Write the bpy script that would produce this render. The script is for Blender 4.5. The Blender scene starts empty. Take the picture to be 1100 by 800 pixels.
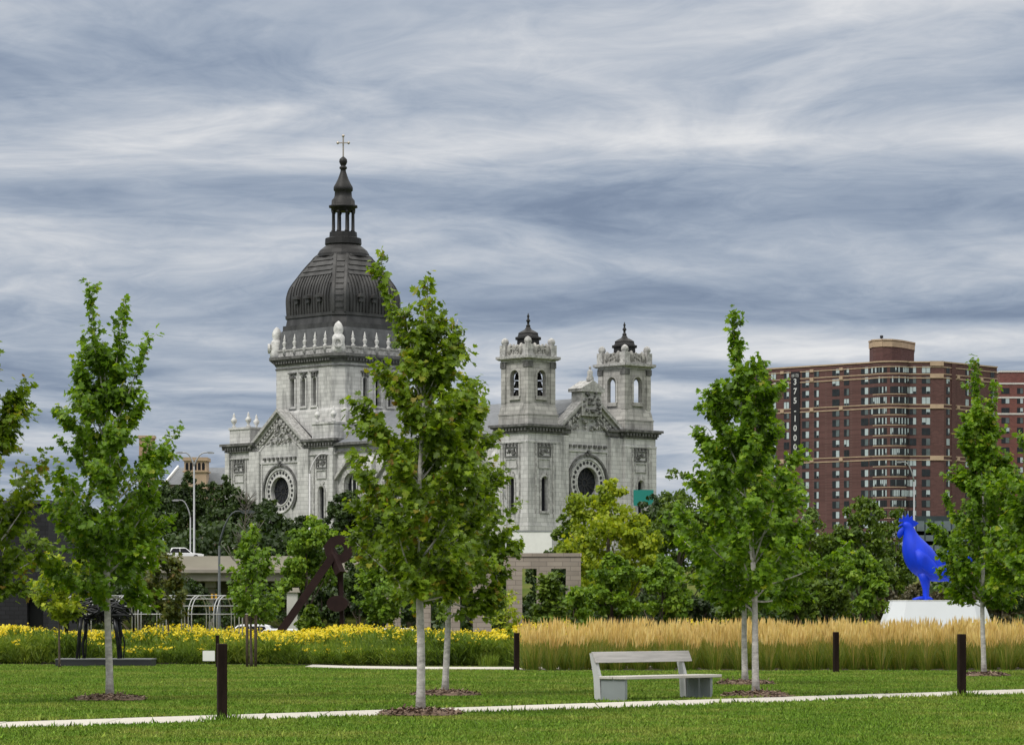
import bpy, bmesh, math, random
import numpy as np
from mathutils import Vector, Matrix

# ------------------------------------------------------------------ camera, sky, sun
SC = bpy.context.scene
COL = SC.collection
F = 3400.0                      # focal length in pixels of the 1100 px wide photograph
CAMZ = 1.6
cd = bpy.data.cameras.new('camera')
cam = bpy.data.objects.new('camera', cd)
COL.objects.link(cam)
cam.location = (0, 0, CAMZ)
cam.rotation_euler = (math.radians(90), 0, 0)
cd.sensor_width = 36
cd.lens = 36 * F / 1100
cd.shift_y = 260 / 1100
cd.clip_start = 0.5
cd.clip_end = 9000
SC.camera = cam

SUN_DIR = Vector((-0.55, -0.55, 0.95)).normalized()     # towards the sun
SUN_EL = math.asin(SUN_DIR.z)
w = bpy.data.worlds.new('World')
SC.world = w
w.use_nodes = True
nt = w.node_tree
nt.nodes.clear()
def N(t, **k):
    n = nt.nodes.new(t)
    for a, b in k.items():
        if a.startswith('i_'):
            n.inputs[a[2:].replace('_', ' ')].default_value = b
        else:
            setattr(n, a, b)
    return n
def L(a, b): nt.links.new(a, b)
def math_(op, a, b=None, c=None):
    n = nt.nodes.new('ShaderNodeMath'); n.operation = op
    for i, s in enumerate((a, b, c)):
        if s is None: continue
        if isinstance(s, (int, float)): n.inputs[i].default_value = s
        else: L(s, n.inputs[i])
    return n.outputs[0]
def ramp(fac, stops, interp='LINEAR'):
    r = nt.nodes.new('ShaderNodeValToRGB'); r.color_ramp.interpolation = interp
    e = r.color_ramp.elements
    while len(e) < len(stops): e.new(0.5)
    for s, (p, c) in zip(e, stops):
        s.position = p; s.color = (*c, 1) if len(c) == 3 else c
    L(fac, r.inputs[0]); return r.outputs[0]
tc = N('ShaderNodeTexCoord')
sep = N('ShaderNodeSeparateXYZ'); L(tc.outputs['Generated'], sep.inputs[0])
zc = math_('ADD', math_('MAXIMUM', sep.outputs[2], 0.0), 0.06)
comb = N('ShaderNodeCombineXYZ')
L(math_('DIVIDE', sep.outputs[0], zc), comb.inputs[0])
L(math_('DIVIDE', sep.outputs[1], zc), comb.inputs[1])
wn = N('ShaderNodeTexNoise'); L(comb.outputs[0], wn.inputs['Vector']); wn.inputs['Scale'].default_value = 0.55; wn.inputs['Detail'].default_value = 2
wv = N('ShaderNodeVectorMath', operation='MULTIPLY_ADD'); L(wn.outputs['Color'], wv.inputs[0]); wv.inputs[1].default_value = (0.6, 0.75, 0); L(comb.outputs[0], wv.inputs[2])
def cloud_noise(sx, sy, off, detail, rough, dist, rot=9):
    mp = N('ShaderNodeMapping'); L(wv.outputs[0], mp.inputs[0])
    mp.inputs['Scale'].default_value = (sx, sy, 1); mp.inputs['Location'].default_value = off
    mp.inputs['Rotation'].default_value = (0, 0, math.radians(rot))
    n = N('ShaderNodeTexNoise'); L(mp.outputs[0], n.inputs['Vector'])
    n.inputs['Scale'].default_value = 1; n.inputs['Detail'].default_value = detail
    n.inputs['Roughness'].default_value = rough; n.inputs['Distortion'].default_value = dist
    return n.outputs[0]
low = math_('MULTIPLY', math_('SUBTRACT', 1.0, math_('MINIMUM', math_('DIVIDE', math_('MAXIMUM', sep.outputs[2], 0.0), 0.075), 1.0)), 0.05)
def wave(sc, dist, det, dsc, off, rot, sx=.35):
    mp = N('ShaderNodeMapping'); L(wv.outputs[0], mp.inputs[0]); mp.inputs['Scale'].default_value = (sx, 1, 1); mp.inputs['Location'].default_value = off; mp.inputs['Rotation'].default_value = (0, 0, math.radians(rot))
    n = N('ShaderNodeTexWave', wave_type='BANDS', bands_direction='Y', wave_profile='SIN'); L(mp.outputs[0], n.inputs['Vector'])
    n.inputs['Scale'].default_value = sc; n.inputs['Distortion'].default_value = dist; n.inputs['Detail'].default_value = det; n.inputs['Detail Scale'].default_value = dsc; n.inputs['Detail Roughness'].default_value = .6
    return n.outputs['Fac']

n1 = cloud_noise(0.75, 0.6, (3.2, 1.7, 0), 3, 0.5, 0.4)
n2 = cloud_noise(1.9, 1.75, (7.1, 4.4, 2), 5, 0.55, 1.0, 12)
w1 = wave(.32, 5.0, 4, 1.3, (0, 0.3, 0), 6)
n4 = cloud_noise(7.0, 6.0, (5.3, 2.2, 8), 5, 0.65, 1.2, 14)
s_ = math_('ADD', math_('ADD', math_('MULTIPLY', n1, 0.36), math_('MULTIPLY', n2, 0.28)), math_('ADD', math_('MULTIPLY', math_('MULTIPLY_ADD', w1, .3, .35), 0.26), math_('ADD', math_('MULTIPLY', n4, 0.10), low)))
cl = ramp(s_, [(0.395, (0.165, 0.212, 0.305)), (0.45, (0.245, 0.30, 0.395)), (0.51, (0.365, 0.415, 0.495)), (0.57, (0.53, 0.555, 0.60)), (0.63, (0.74, 0.74, 0.745))], 'B_SPLINE')
zen = N('ShaderNodeMapRange'); L(sep.outputs[2], zen.inputs[0])
zen.inputs[1].default_value = 0.22; zen.inputs[2].default_value = 0.7; zen.inputs[3].default_value = 0; zen.inputs[4].default_value = 1
vm = N('ShaderNodeVectorMath', operation='SCALE'); L(cl, vm.inputs[0]); vm.inputs['Scale'].default_value = 9.3
zm = N('ShaderNodeMix', data_type='RGBA'); L(zen.outputs[0], zm.inputs[0]); L(vm.outputs[0], zm.inputs[6]); zm.inputs[7].default_value = (15.0, 14.7, 13.8, 1)   # an overcast sky is brightest and least blue overhead
sky = N('ShaderNodeTexSky', sky_type='NISHITA', sun_disc=False, sun_elevation=SUN_EL,
        sun_rotation=math.atan2(SUN_DIR.x, SUN_DIR.y))
mix = N('ShaderNodeMix', data_type='RGBA'); mix.inputs[0].default_value = 0.96
L(sky.outputs[0], mix.inputs[6]); L(zm.outputs[2], mix.inputs[7])
bg = N('ShaderNodeBackground'); bg.inputs['Strength'].default_value = 0.1; L(mix.outputs[2], bg.inputs[0])
out = N('ShaderNodeOutputWorld'); L(bg.outputs[0], out.inputs[0])

sd = bpy.data.lights.new('sun', 'SUN'); sd.energy = 1.5; sd.angle = math.radians(11); sd.color = (1, 0.96, 0.9)
sun = bpy.data.objects.new('sun', sd); COL.objects.link(sun)
sun.rotation_euler = SUN_DIR.to_track_quat('Z', 'Y').to_euler(); sun.location = (-30, -30, 60)
vs = SC.view_settings
vs.view_transform = 'Standard'; vs.look = 'None'; vs.exposure = 0.25; vs.gamma = 1; vs.use_curve_mapping = False
SC.cycles.max_bounces = 6; SC.cycles.diffuse_bounces = 3; SC.cycles.glossy_bounces = 2
SC.cycles.transmission_bounces = 4; SC.cycles.transparent_max_bounces = 4
SC.cycles.use_denoising = True

# ------------------------------------------------------------------ helpers
def px(x, d): return (x - 550) / F * d                  # pixel column of the photo -> metres at distance d
def pz(y, d): return CAMZ + (660 - y) / F * d           # pixel row -> height at distance d
def smooth(a, b, t):
    t = min(1, max(0, (t - a) / (b - a))); return t * t * (3 - 2 * t)
def gh(y): return -.55 * smooth(152, 158, y) * (1 - smooth(225, 240, y)) + 8 * smooth(368, 425, y) - 3.0 * smooth(520, 800, y)        # height of the terrain at distance y

def put(o, label=None, cat=None, group=None, kind=None):
    if label: o['label'] = label
    if cat: o['category'] = cat
    if group: o['group'] = group
    if kind: o['kind'] = kind
    return o
def thing(name, label, cat, loc=(0, 0, 0), rz=0, group=None):
    o = bpy.data.objects.new(name, None); COL.objects.link(o)
    o.location = loc; o.rotation_euler = (0, 0, rz); o.empty_display_size = 0.3
    return put(o, label, cat, group)
def kids(o): return [c for c in bpy.data.objects if c.parent == o]
def copy_tree(o, parent=None):
    c = o.copy(); COL.objects.link(c); c.parent = parent
    for ch in kids(o): copy_tree(ch, c)
    return c

class MB:
    def __init__(s, dz=0): s.v = []; s.f = []; s.m = []; s.sm = []; s.dz = dz
    def add(s, vs, fs, mi=0, smooth=False):
        b = len(s.v); s.v += [tuple(p) for p in vs]
        for f in fs: s.f.append([b + i for i in f]); s.m.append(mi); s.sm.append(smooth)
        return s
    def box(s, x0, x1, y0, y1, z0, z1, mi=0):
        if x0 > x1: x0, x1 = x1, x0
        if y0 > y1: y0, y1 = y1, y0
        v = [(x0, y0, z0), (x1, y0, z0), (x1, y1, z0), (x0, y1, z0), (x0, y0, z1), (x1, y0, z1), (x1, y1, z1), (x0, y1, z1)]
        return s.add(v, [(0, 3, 2, 1), (4, 5, 6, 7), (0, 1, 5, 4), (1, 2, 6, 5), (2, 3, 7, 6), (3, 0, 4, 7)], mi)
    def prism(s, pts, z0, z1, mi=0, pts1=None):
        n = len(pts); q = pts1 or pts
        v = [(x, y, z0) for x, y in pts] + [(x, y, z1) for x, y in q]
        return s.add(v, [tuple(range(n))[::-1], tuple(range(n, 2 * n))] + [(i, (i + 1) % n, n + (i + 1) % n, n + i) for i in range(n)], mi)
    def ext(s, poly, o, ea, eb, en, d0, d1, mi=0):
        o, ea, eb, en = map(Vector, (o, ea, eb, en)); n = len(poly)
        v = [o + ea * a + eb * b + en * d0 for a, b in poly] + [o + ea * a + eb * b + en * d1 for a, b in poly]
        fs = [tuple(range(n)), tuple(range(n, 2 * n))[::-1]] + [(i, n + i, n + (i + 1) % n, (i + 1) % n) for i in range(n)]
        if ea.cross(eb).dot(en) * (d1 - d0) > 0: fs = [f[::-1] for f in fs]
        return s.add(v, fs, mi)
    def lathe(s, prof, c=(0, 0), n=12, rot=0, mi=0, smooth=True, sx=1):
        k = len(prof); v = []
        for r, z in prof:
            for i in range(n):
                a = rot + 2 * math.pi * i / n; v.append((c[0] + r * sx * math.cos(a), c[1] + r * math.sin(a), z))
        fs = []
        for j in range(k - 1):
            for i in range(n):
                fs.append((j * n + i, j * n + (i + 1) % n, (j + 1) * n + (i + 1) % n, (j + 1) * n + i))
        s.add(v, fs, mi, smooth)
        b = len(s.v) - len(v)
        s.f.append([b + i for i in range(n)][::-1]); s.m.append(mi); s.sm.append(False)
        s.f.append([b + (k - 1) * n + i for i in range(n)]); s.m.append(mi); s.sm.append(False)
        return s
    def tube(s, pts, rad, n=6, mi=0, smooth=True):
        pts = [Vector(p) for p in pts]
        if isinstance(rad, (int, float)): rad = [rad] * len(pts)
        v = []; t0 = None
        for i, p in enumerate(pts):
            t = (pts[min(i + 1, len(pts) - 1)] - pts[max(i - 1, 0)]).normalized()
            a = Vector((0, 0, 1)) if abs(t.z) < 0.9 else Vector((1, 0, 0))
            if t0 is not None:
                a = t0
            x = (a - t * a.dot(t)).normalized(); t0 = x; y = t.cross(x)
            for k in range(n):
                g = 2 * math.pi * k / n; v.append(p + (x * math.cos(g) + y * math.sin(g)) * rad[i])
        fs = []
        for j in range(len(pts) - 1):
            for i in range(n): fs.append((j * n + i, j * n + (i + 1) % n, (j + 1) * n + (i + 1) % n, (j + 1) * n + i))
        fs += [tuple(range(n))[::-1], tuple(range((len(pts) - 1) * n, len(pts) * n))]
        return s.add(v, fs, mi, smooth)
    def bar(s, a, b, w, h, mi=0, up=(0, 0, 1)):
        a, b, up = Vector(a), Vector(b), Vector(up); t = (b - a).normalized()
        if abs(t.dot(up)) > 0.99: up = Vector((1, 0, 0))
        x = t.cross(up).normalized(); z = x.cross(t)
        v = []
        for p in (a, b):
            for i, j in ((-1, -1), (1, -1), (1, 1), (-1, 1)): v.append(p + x * i * w / 2 + z * j * h / 2)
        return s.add(v, [(0, 1, 2, 3), (7, 6, 5, 4), (0, 4, 5, 1), (1, 5, 6, 2), (2, 6, 7, 3), (3, 7, 4, 0)], mi)
    def build(s, name, mat, parent=None, loc=(0, 0, 0), rz=0):
        me = bpy.data.meshes.new(name)
        me.from_pydata([(x, y, z + s.dz) for x, y, z in s.v], [], s.f)
        for m in (mat if isinstance(mat, (list, tuple)) else [mat]): me.materials.append(m)
        me.polygons.foreach_set('material_index', s.m); me.polygons.foreach_set('use_smooth', s.sm)
        me.update()
        o = bpy.data.objects.new(name, me); COL.objects.link(o)
        o.parent = parent; o.location = loc; o.rotation_euler = (0, 0, rz)
        return o
def cut(o, mb):
    mb.dz = 0
    c = mb.build('cutter', [])
    md = o.modifiers.new('b', 'BOOLEAN'); md.operation = 'DIFFERENCE'; md.object = c; md.solver = 'EXACT'
    bpy.context.view_layer.update()
    # cutter and wall share the same local frame: place the cutter under the same matrix
    c.matrix_world = o.matrix_world
    dg = bpy.context.evaluated_depsgraph_get(); dg.update()
    me = bpy.data.meshes.new_from_object(o.evaluated_get(dg))
    old = o.data; o.modifiers.clear(); me.name = old.name; o.data = me
    bpy.data.objects.remove(c); bpy.data.meshes.remove(old)
    return o
def recalc(o):
    bm = bmesh.new(); bm.from_mesh(o.data); bmesh.ops.recalc_face_normals(bm, faces=bm.faces); bm.to_mesh(o.data); bm.free(); return o

# ------------------------------------------------------------------ materials
def newmat(name):
    m = bpy.data.materials.new(name); m.use_nodes = True
    return m, m.node_tree, m.node_tree.nodes['Principled BSDF']
def nd(t, ty, **k):
    n = t.nodes.new(ty)
    for a, b in k.items(): setattr(n, a, b)
    return n
def mramp(t, fac, stops):
    r = t.nodes.new('ShaderNodeValToRGB'); e = r.color_ramp.elements
    while len(e) < len(stops): e.new(0.5)
    for s, (p, c) in zip(e, stops): s.position = p; s.color = (*c, 1)
    t.links.new(fac, r.inputs[0]); return r.outputs[0]
def mul(c, k): return tuple(min(1, x * k) for x in c)
def mat(name, base, rough=0.7, var=0.2, scale=3.0, metal=0.0, bump=0.0, spec=0.4, stretch=(1, 1, 1), fine=0.0):
    m, t, b = newmat(name)
    tc = nd(t, 'ShaderNodeTexCoord'); mp = nd(t, 'ShaderNodeMapping'); t.links.new(tc.outputs['Object'], mp.inputs[0])
    mp.inputs['Scale'].default_value = stretch
    n = nd(t, 'ShaderNodeTexNoise'); t.links.new(mp.outputs[0], n.inputs['Vector'])
    n.inputs['Scale'].default_value = scale; n.inputs['Detail'].default_value = 6; n.inputs['Roughness'].default_value = 0.6
    c = mramp(t, n.outputs[0], [(0.3, mul(base, 1 - var)), (0.7, mul(base, 1 + var))])
    t.links.new(c, b.inputs['Base Color'])
    b.inputs['Roughness'].default_value = rough; b.inputs['Metallic'].default_value = metal
    b.inputs['Specular IOR Level'].default_value = spec
    if bump:
        bp = nd(t, 'ShaderNodeBump'); bp.inputs['Strength'].default_value = bump; bp.inputs['Distance'].default_value = 0.05
        t.links.new(n.outputs[0], bp.inputs['Height']); t.links.new(bp.outputs[0], b.inputs['Normal'])
    return m
def masonry(name, base, mortar, bw, bh, msize=0.03, var=0.2, stain=0.35, stainc=(0.1, 0.1, 0.1), rough=0.85, offs=0.5):
    """coursed stone or brick on walls that run along local x or y, with weather streaks"""
    m, t, b = newmat(name)
    tc = nd(t, 'ShaderNodeTexCoord'); sp = nd(t, 'ShaderNodeSeparateXYZ'); t.links.new(tc.outputs['Object'], sp.inputs[0])
    ad = nd(t, 'ShaderNodeMath', operation='ADD'); t.links.new(sp.outputs[0], ad.inputs[0]); t.links.new(sp.outputs[1], ad.inputs[1])
    cb = nd(t, 'ShaderNodeCombineXYZ'); t.links.new(ad.outputs[0], cb.inputs[0]); t.links.new(sp.outputs[2], cb.inputs[1])
    br = nd(t, 'ShaderNodeTexBrick'); t.links.new(cb.outputs[0], br.inputs['Vector'])
    br.inputs['Scale'].default_value = 1; br.inputs['Brick Width'].default_value = bw; br.inputs['Row Height'].default_value = bh
    br.inputs['Mortar Size'].default_value = msize; br.offset = offs
    br.inputs['Color1'].default_value = (*mul(base, 1 - var), 1); br.inputs['Color2'].default_value = (*mul(base, 1 + var), 1)
    br.inputs['Mortar'].default_value = (*mortar, 1)
    mp = nd(t, 'ShaderNodeMapping'); t.links.new(tc.outputs['Object'], mp.inputs[0]); mp.inputs['Scale'].default_value = (1, 1, 0.22)
    n = nd(t, 'ShaderNodeTexNoise'); t.links.new(mp.outputs[0], n.inputs['Vector']); n.inputs['Scale'].default_value = 0.9
    n.inputs['Detail'].default_value = 7; n.inputs['Roughness'].default_value = 0.65
    mr = nd(t, 'ShaderNodeMapRange'); t.links.new(n.outputs[0], mr.inputs[0])
    mr.inputs[1].default_value = 0.48; mr.inputs[2].default_value = 0.72; mr.inputs[3].default_value = 0; mr.inputs[4].default_value = stain
    mx = nd(t, 'ShaderNodeMix', data_type='RGBA'); t.links.new(mr.outputs[0], mx.inputs[0]); t.links.new(br.outputs[0], mx.inputs[6])
    mx.inputs[7].default_value = (*stainc, 1)
    t.links.new(mx.outputs[2], b.inputs['Base Color']); b.inputs['Roughness'].default_value = rough
    b.inputs['Specular IOR Level'].default_value = 0.25
    return m
def leafmat(name, stops, trans=0.3, rough=0.5, spec=0.35, tgain=1.4):
    m, t, b = newmat(name)
    at = nd(t, 'ShaderNodeAttribute', attribute_name='tint')
    c = mramp(t, at.outputs['Fac'], stops)
    t.links.new(c, b.inputs['Base Color']); b.inputs['Roughness'].default_value = rough; b.inputs['Specular IOR Level'].default_value = spec
    tr = nd(t, 'ShaderNodeBsdfTranslucent')
    g = nd(t, 'ShaderNodeVectorMath', operation='MULTIPLY'); t.links.new(c, g.inputs[0]); g.inputs[1].default_value = (tgain * 1.15, tgain * 1.1, tgain * 0.5)
    t.links.new(g.outputs[0], tr.inputs[0])
    ms = nd(t, 'ShaderNodeMixShader'); ms.inputs[0].default_value = trans
    t.links.new(b.outputs[0], ms.inputs[1]); t.links.new(tr.outputs[0], ms.inputs[2])
    t.links.new(ms.outputs[0], t.nodes['Material Output'].inputs[0])
    return m

STONE = masonry('church_stone', (0.545, 0.54, 0.53), (0.33, 0.33, 0.325), 1.5, 0.62, 0.03, 0.13, 0.8, (0.13, 0.13, 0.132))
TOWERSTONE = masonry('tower_stone', (0.40, 0.39, 0.37), (0.23, 0.225, 0.215), 1.4, 0.6, 0.03, 0.18, 0.85, (0.10, 0.098, 0.094))
GRIME = mat('weathered_stone', (0.125, 0.124, 0.122), 0.9, 0.55, 1.6, stretch=(1, 1, 0.5))
CARVE = mat('carved_stone', (0.37, 0.365, 0.355), 0.9, 0.5, 2.2)
DRUMTRIM = mat('pale_carved_stone', (0.54, 0.535, 0.525), 0.85, 0.35, 1.5)
SLATE = mat('roof_slate', (0.15, 0.16, 0.175), 0.7, 0.2, 1.2, stretch=(1, 1, 3))
LEAD = mat('dark_lead', (0.028, 0.028, 0.03), 0.6, 0.3, 1.5)
COPPER = mat('dome_copper', (0.056, 0.055, 0.055), 0.42, 0.55, 0.6, metal=0.3, stretch=(1, 1, 0.35))
COPPER2 = mat('lantern_copper', (0.017, 0.0165, 0.017), 0.55, 0.35, 1.2, metal=0.2)
GILT = mat('pale_metal', (0.45, 0.40, 0.34), 0.4, 0.2, 3, metal=0.7)
DARKGLASS = mat('dark_glass', (0.012, 0.013, 0.016), 0.5, 0.3, 1.0, spec=0.12)
ROSEGLASS = mat('rose_glass', (0.022, 0.024, 0.03), 0.55, 0.6, 1.5, spec=0.12)
BRONZE = mat('bell_bronze', (0.03, 0.03, 0.028), 0.5, 0.2, 2, metal=0.6)
# ------------------------------------------------------------------ the church (local x = along the facade, local y = along the nave)
def church():
    AL = math.radians(44); B0 = 8.0
    W = 26.4; B = 6.5
    root = thing('basilica', 'grey stone domed church with twin bell towers and rose windows', 'church', (2.25, 450, B0), AL)
    mb = lambda: MB(-B0)
    U, V, Z = (1, 0, 0), (0, 1, 0), (0, 0, 1)
    rng = random.Random(5)
    def arch(w, h, n=8):                                   # round-headed outline, base at 0, total height h
        r = w / 2
        return [(-r, 0), (r, 0)] + [(r * math.cos(math.pi * i / n), h - r + r * math.sin(math.pi * i / n)) for i in range(n + 1)]
    def ring(ro, ri, n=32): 
        o = [(ro * math.cos(2 * math.pi * i / n), ro * math.sin(2 * math.pi * i / n)) for i in range(n)]
        return o, [(ri * math.cos(2 * math.pi * i / n), ri * math.sin(2 * math.pi * i / n)) for i in range(n)]
    def add_ring(m, o, ea, eb, en, ro, ri, d0, d1, n=32, a0=0, a1=2 * math.pi):
        full = abs(a1 - a0 - 2 * math.pi) < 1e-6
        for i in range(n):
            p = a0 + (a1 - a0) * i / n; q = a0 + (a1 - a0) * (i + 1) / n
            m.ext([(ri * math.cos(p), ri * math.sin(p)), (ro * math.cos(p), ro * math.sin(p)), (ro * math.cos(q), ro * math.sin(q)), (ri * math.cos(q), ri * math.sin(q))], o, ea, eb, en, d0, d1)
    def urn(name, x, y, z, h, parent=root, mt=DRUMTRIM):
        m = mb(); k = h / 2.4
        m.lathe([(.34 * k, 0), (.34 * k, .25 * k), (.16 * k, .4 * k), (.18 * k, .55 * k), (.46 * k, 1.0 * k), (.5 * k, 1.3 * k), (.3 * k, 1.5 * k), (.22 * k, 1.7 * k), (.16 * k, 2.1 * k), (.03 * k, 2.4 * k)], (0, 0), 8)
        m.dz = 0
        return m.build(name, mt, parent, (x, y, z - B0))
    def carve(m, o, ea, eb, en, w, h, n, d, seed):         # relief: small bosses
        r = random.Random(seed)
        o, ea, eb, en = map(Vector, (o, ea, eb, en))
        for i in range(n):
            a = (r.random() - .5) * w; b = (r.random() - .5) * h; s = r.uniform(.1, .26)
            p = o + ea * a + eb * b
            k = []
            for j in range(6):
                g = j * math.pi / 3 + r.random(); k.append((s * math.cos(g) * r.uniform(.7, 1.2), s * math.sin(g) * r.uniform(.7, 1.2)))
            m.ext(k, p, ea, eb, en, -.05, d * r.uniform(.4, 1))
    # ---- a wall face frame: (origin on the wall at s=0, along, outward)
    def dentils(m, p0, p1, zz, out, step=.62, size=.34, h=.36):
        p0, p1 = Vector((*p0, zz)), Vector((*p1, zz)); n = max(1, int((p1 - p0).length / step)); d = (p1 - p0).normalized()
        for i in range(n):
            c = p0 + (p1 - p0) * ((i + .5) / n)
            m.ext([(-size / 2, -h / 2), (size / 2, -h / 2), (size / 2, h / 2), (-size / 2, h / 2)], c, d, Z, out, 0, .34)
    def panelled_bay(parent, wall_o, along, outw, s, zt, slot_h, name='window', mt=CARVE):
        """a narrow window with frame, blank panel and cartouche above, as on every pier of the church"""
        o = Vector((*wall_o, 0)); al = Vector(along); ou = Vector((*outw, 0))
        c = o + al * s
        zb = zt - slot_h
        f = mb()
        # moulded arch round the slot
        for sg in (-1, 1): f.ext([(sg * .82 - .14, zb), (sg * .82 + .14, zb), (sg * .82 + .14, zt - .6), (sg * .82 - .14, zt - .6)], c, al, Z, ou, -.02, .16)
        add_ring(f, c + Vector((0, 0, zt - .6)), al, Z, ou, .96, .68, -.02, .16, 10, 0, math.pi)
        f.ext([(-1.0, zb - .32), (1.0, zb - .32), (1.0, zb - .02), (-1.0, zb - .02)], c, al, Z, ou, -.02, .3)
        # tall frame lines
        for sg in (-1, 1): f.ext([(sg * 1.72 - .1, zb - 1), (sg * 1.72 + .1, zb - 1), (sg * 1.72 + .1, 26.0), (sg * 1.72 - .1, 26.0)], c, al, Z, ou, -.02, .17)
        # blank panel
        for a, b_, p, q in ((-1.2, 1.2, 22.5, 22.65), (-1.2, 1.2, 23.75, 23.9), (-1.2, -1.05, 22.65, 23.75), (1.05, 1.2, 22.65, 23.75)):
            f.ext([(a, p), (b_, p), (b_, q), (a, q)], c, al, Z, ou, -.02, .14)
        carve(f, c + Vector((0, 0, zt + .45)), al, Z, ou, 1.2, .6, 7, .2, int(s * 10) + 3)
        fo = f.build('window_surround', mt, parent)
        g = mb()
        for i in range(4): g.ext([(-1.3 + i * .72, 25.75), (-.9 + i * .72, 25.75), (-.9 + i * .72, 26.1), (-1.3 + i * .72, 26.1)], c, al, Z, ou, -.02, .26)
        for a, b_, p, q in ((-1.3, 1.3, 24.1, 24.3), (-1.3, 1.3, 25.45, 25.65), (-1.3, -1.1, 24.3, 25.45), (1.1, 1.3, 24.3, 25.45)):
            g.ext([(a, p), (b_, p), (b_, q), (a, q)], c, al, Z, ou, -.02, .16)
        carve(g, c + Vector((0, 0, 24.88)), al, Z, ou, 1.7, .7, 14, .25, int(s * 7) + 1)
        g.build('cartouche', GRIME, parent)
        d = mb(); d.ext(arch(1.16, slot_h), c + Vector((0, 0, zb)) - ou * .45, al, Z, ou, -.1, .0)
        d.build(name, DARKGLASS, parent)
        k = MB(0); k.ext(arch(1.1, slot_h), c + Vector((0, 0, zb - B0)), al, Z, ou, -.5, .4)
        return k
    def rose(parent, o, ea, en, panel=True):
        o = Vector(o); gl = mb()
        gl.ext([(2.25 * math.cos(i * math.pi / 20), 2.25 * math.sin(i * math.pi / 20)) for i in range(40)], o, ea, Z, en, -.75, -.6)
        g = gl.build('rose_window', ROSEGLASS, parent)
        t = mb()
        for i in range(12):
            a = i * math.pi / 6
            t.ext([(.5 * math.cos(a - .1), .5 * math.sin(a - .1)), (2.25 * math.cos(a - .025), 2.25 * math.sin(a - .025)), (2.25 * math.cos(a + .025), 2.25 * math.sin(a + .025)), (.5 * math.cos(a + .1), .5 * math.sin(a + .1))], o, ea, Z, en, -.62, -.5)
        add_ring(t, o, ea, Z, en, .6, .45, -.62, -.5, 16)
        for i in range(12):
            a = (i + .5) * math.pi / 6
            add_ring(t, o + Vector(ea) * 1.72 * math.cos(a) + Vector(Z) * 1.72 * math.sin(a), ea, Z, en, .45, .38, -.62, -.52, 8)
        t.build('tracery', LEAD, g)
        r = mb()
        add_ring(r, o, ea, Z, en, 3.35, 2.22, -.3, .08, 48)
        add_ring(r, o, ea, Z, en, 3.5, 3.3, -.05, .22, 48)
        add_ring(r, o, ea, Z, en, 2.36, 2.18, -.1, .2, 48)
        rr = r.build('rose_surround', STONE, g)
        h = mb()
        for i in range(24):
            a = i * math.pi / 12
            h.ext([(.27 * math.cos(k * math.pi / 4), .27 * math.sin(k * math.pi / 4)) for k in range(8)], o + Vector(ea) * 2.85 * math.cos(a) + Vector(Z) * 2.85 * math.sin(a), ea, Z, en, .0, .1)
        h.build('roundel', LEAD, g)
        m = mb(); add_ring(m, o, ea, Z, en, 4.15, 3.85, -.05, .3, 40, -math.pi * .25, math.pi * 1.25)
        carve(m, o + Vector((0, 0, 4.2)), ea, Z, en, .5, .7, 8, .5, 4)
        m.build('hood_mould', GRIME, g)
        return o
    # ---- bell towers
    def tower(cu, bells, seed):
        t = bpy.data.objects.new('bell_tower', None); COL.objects.link(t); t.parent = root
        cv = 3.25; c = (cu, cv)
        def sq(m, h, z0, z1, mi=0): m.box(cu - h, cu + h, cv - h, cv + h, z0, z1, mi)
        m = mb(); sq(m, B / 2, 4, 27.7)
        body = m.build('tower_shaft', TOWERSTONE if False else STONE, t)
        k = panelled_bay(t, (cu, 0), U, (0, -1), 0.0, 21.3, 4.9)
        cut(body, k)
        if cu < 10:
            k = panelled_bay(t, (0, cv), V, (-1, 0), 0.1, 21.3, 4.9); cut(body, k)
        m = mb(); sq(m, B / 2 + .25, 4, 14.4); sq(m, B / 2 + .13, 14.4, 16.0)
        sq(m, B / 2 + .14, 26.15, 26.4)
        for a in (-1, 1):                                   # corner strips
            for b in (-1, 1):
                m.box(cu + a * (B / 2 - .95), cu + a * (B / 2 + .09), cv + b * (B / 2 - .95), cv + b * (B / 2 + .09), 16, 26.15)
        m.build('plinth_and_corner_strip', STONE, t)
        m = mb(); sq(m, B / 2 + .2, 27.5, 27.8); sq(m, B / 2 + .62, 28.2, 28.4); sq(m, B / 2 + .86, 28.4, 28.75)
        sq(m, B / 2 + .25, 27.8, 28.2)
        for p0, p1, o in (((cu - 3.5, cv - 3.5), (cu + 3.5, cv - 3.5), (0, -1, 0)), ((cu - 3.5, cv + 3.5), (cu - 3.5, cv - 3.5), (-1, 0, 0)), ((cu + 3.5, cv - 3.5), (cu + 3.5, cv + 3.5), (1, 0, 0))):
            dentils(m, p0, p1, 28.0, o)
        m.build('cornice', GRIME, t)
        m = mb(); m.prism([(cu - 3.02, cv - 3.02), (cu + 3.02, cv - 3.02), (cu + 3.02, cv + 3.02), (cu - 3.02, cv + 3.02)], 28.75, 30.1)
        q = lambda h: [(cu - h, cv - h), (cu + h, cv - h), (cu + h, cv + h), (cu - h, cv + h)]
        m.prism(q(3.1), 30.1, 30.3); m.prism(q(2.98), 30.3, 31.1, 0, q(2.86)); m.prism(q(2.86), 31.1, 31.8, 0, q(2.7))
        m.build('belfry_base', TOWERSTONE, t)
        m = mb(); sq(m, 2.62, 31.8, 37.9)
        bel = m.build('belfry', TOWERSTONE, t)
        k = MB(0); k.box(cu - 2.05, cu + 2.05, cv - 2.05, cv + 2.05, 31.9 - B0, 37.6 - B0); cut(bel, k)
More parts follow.
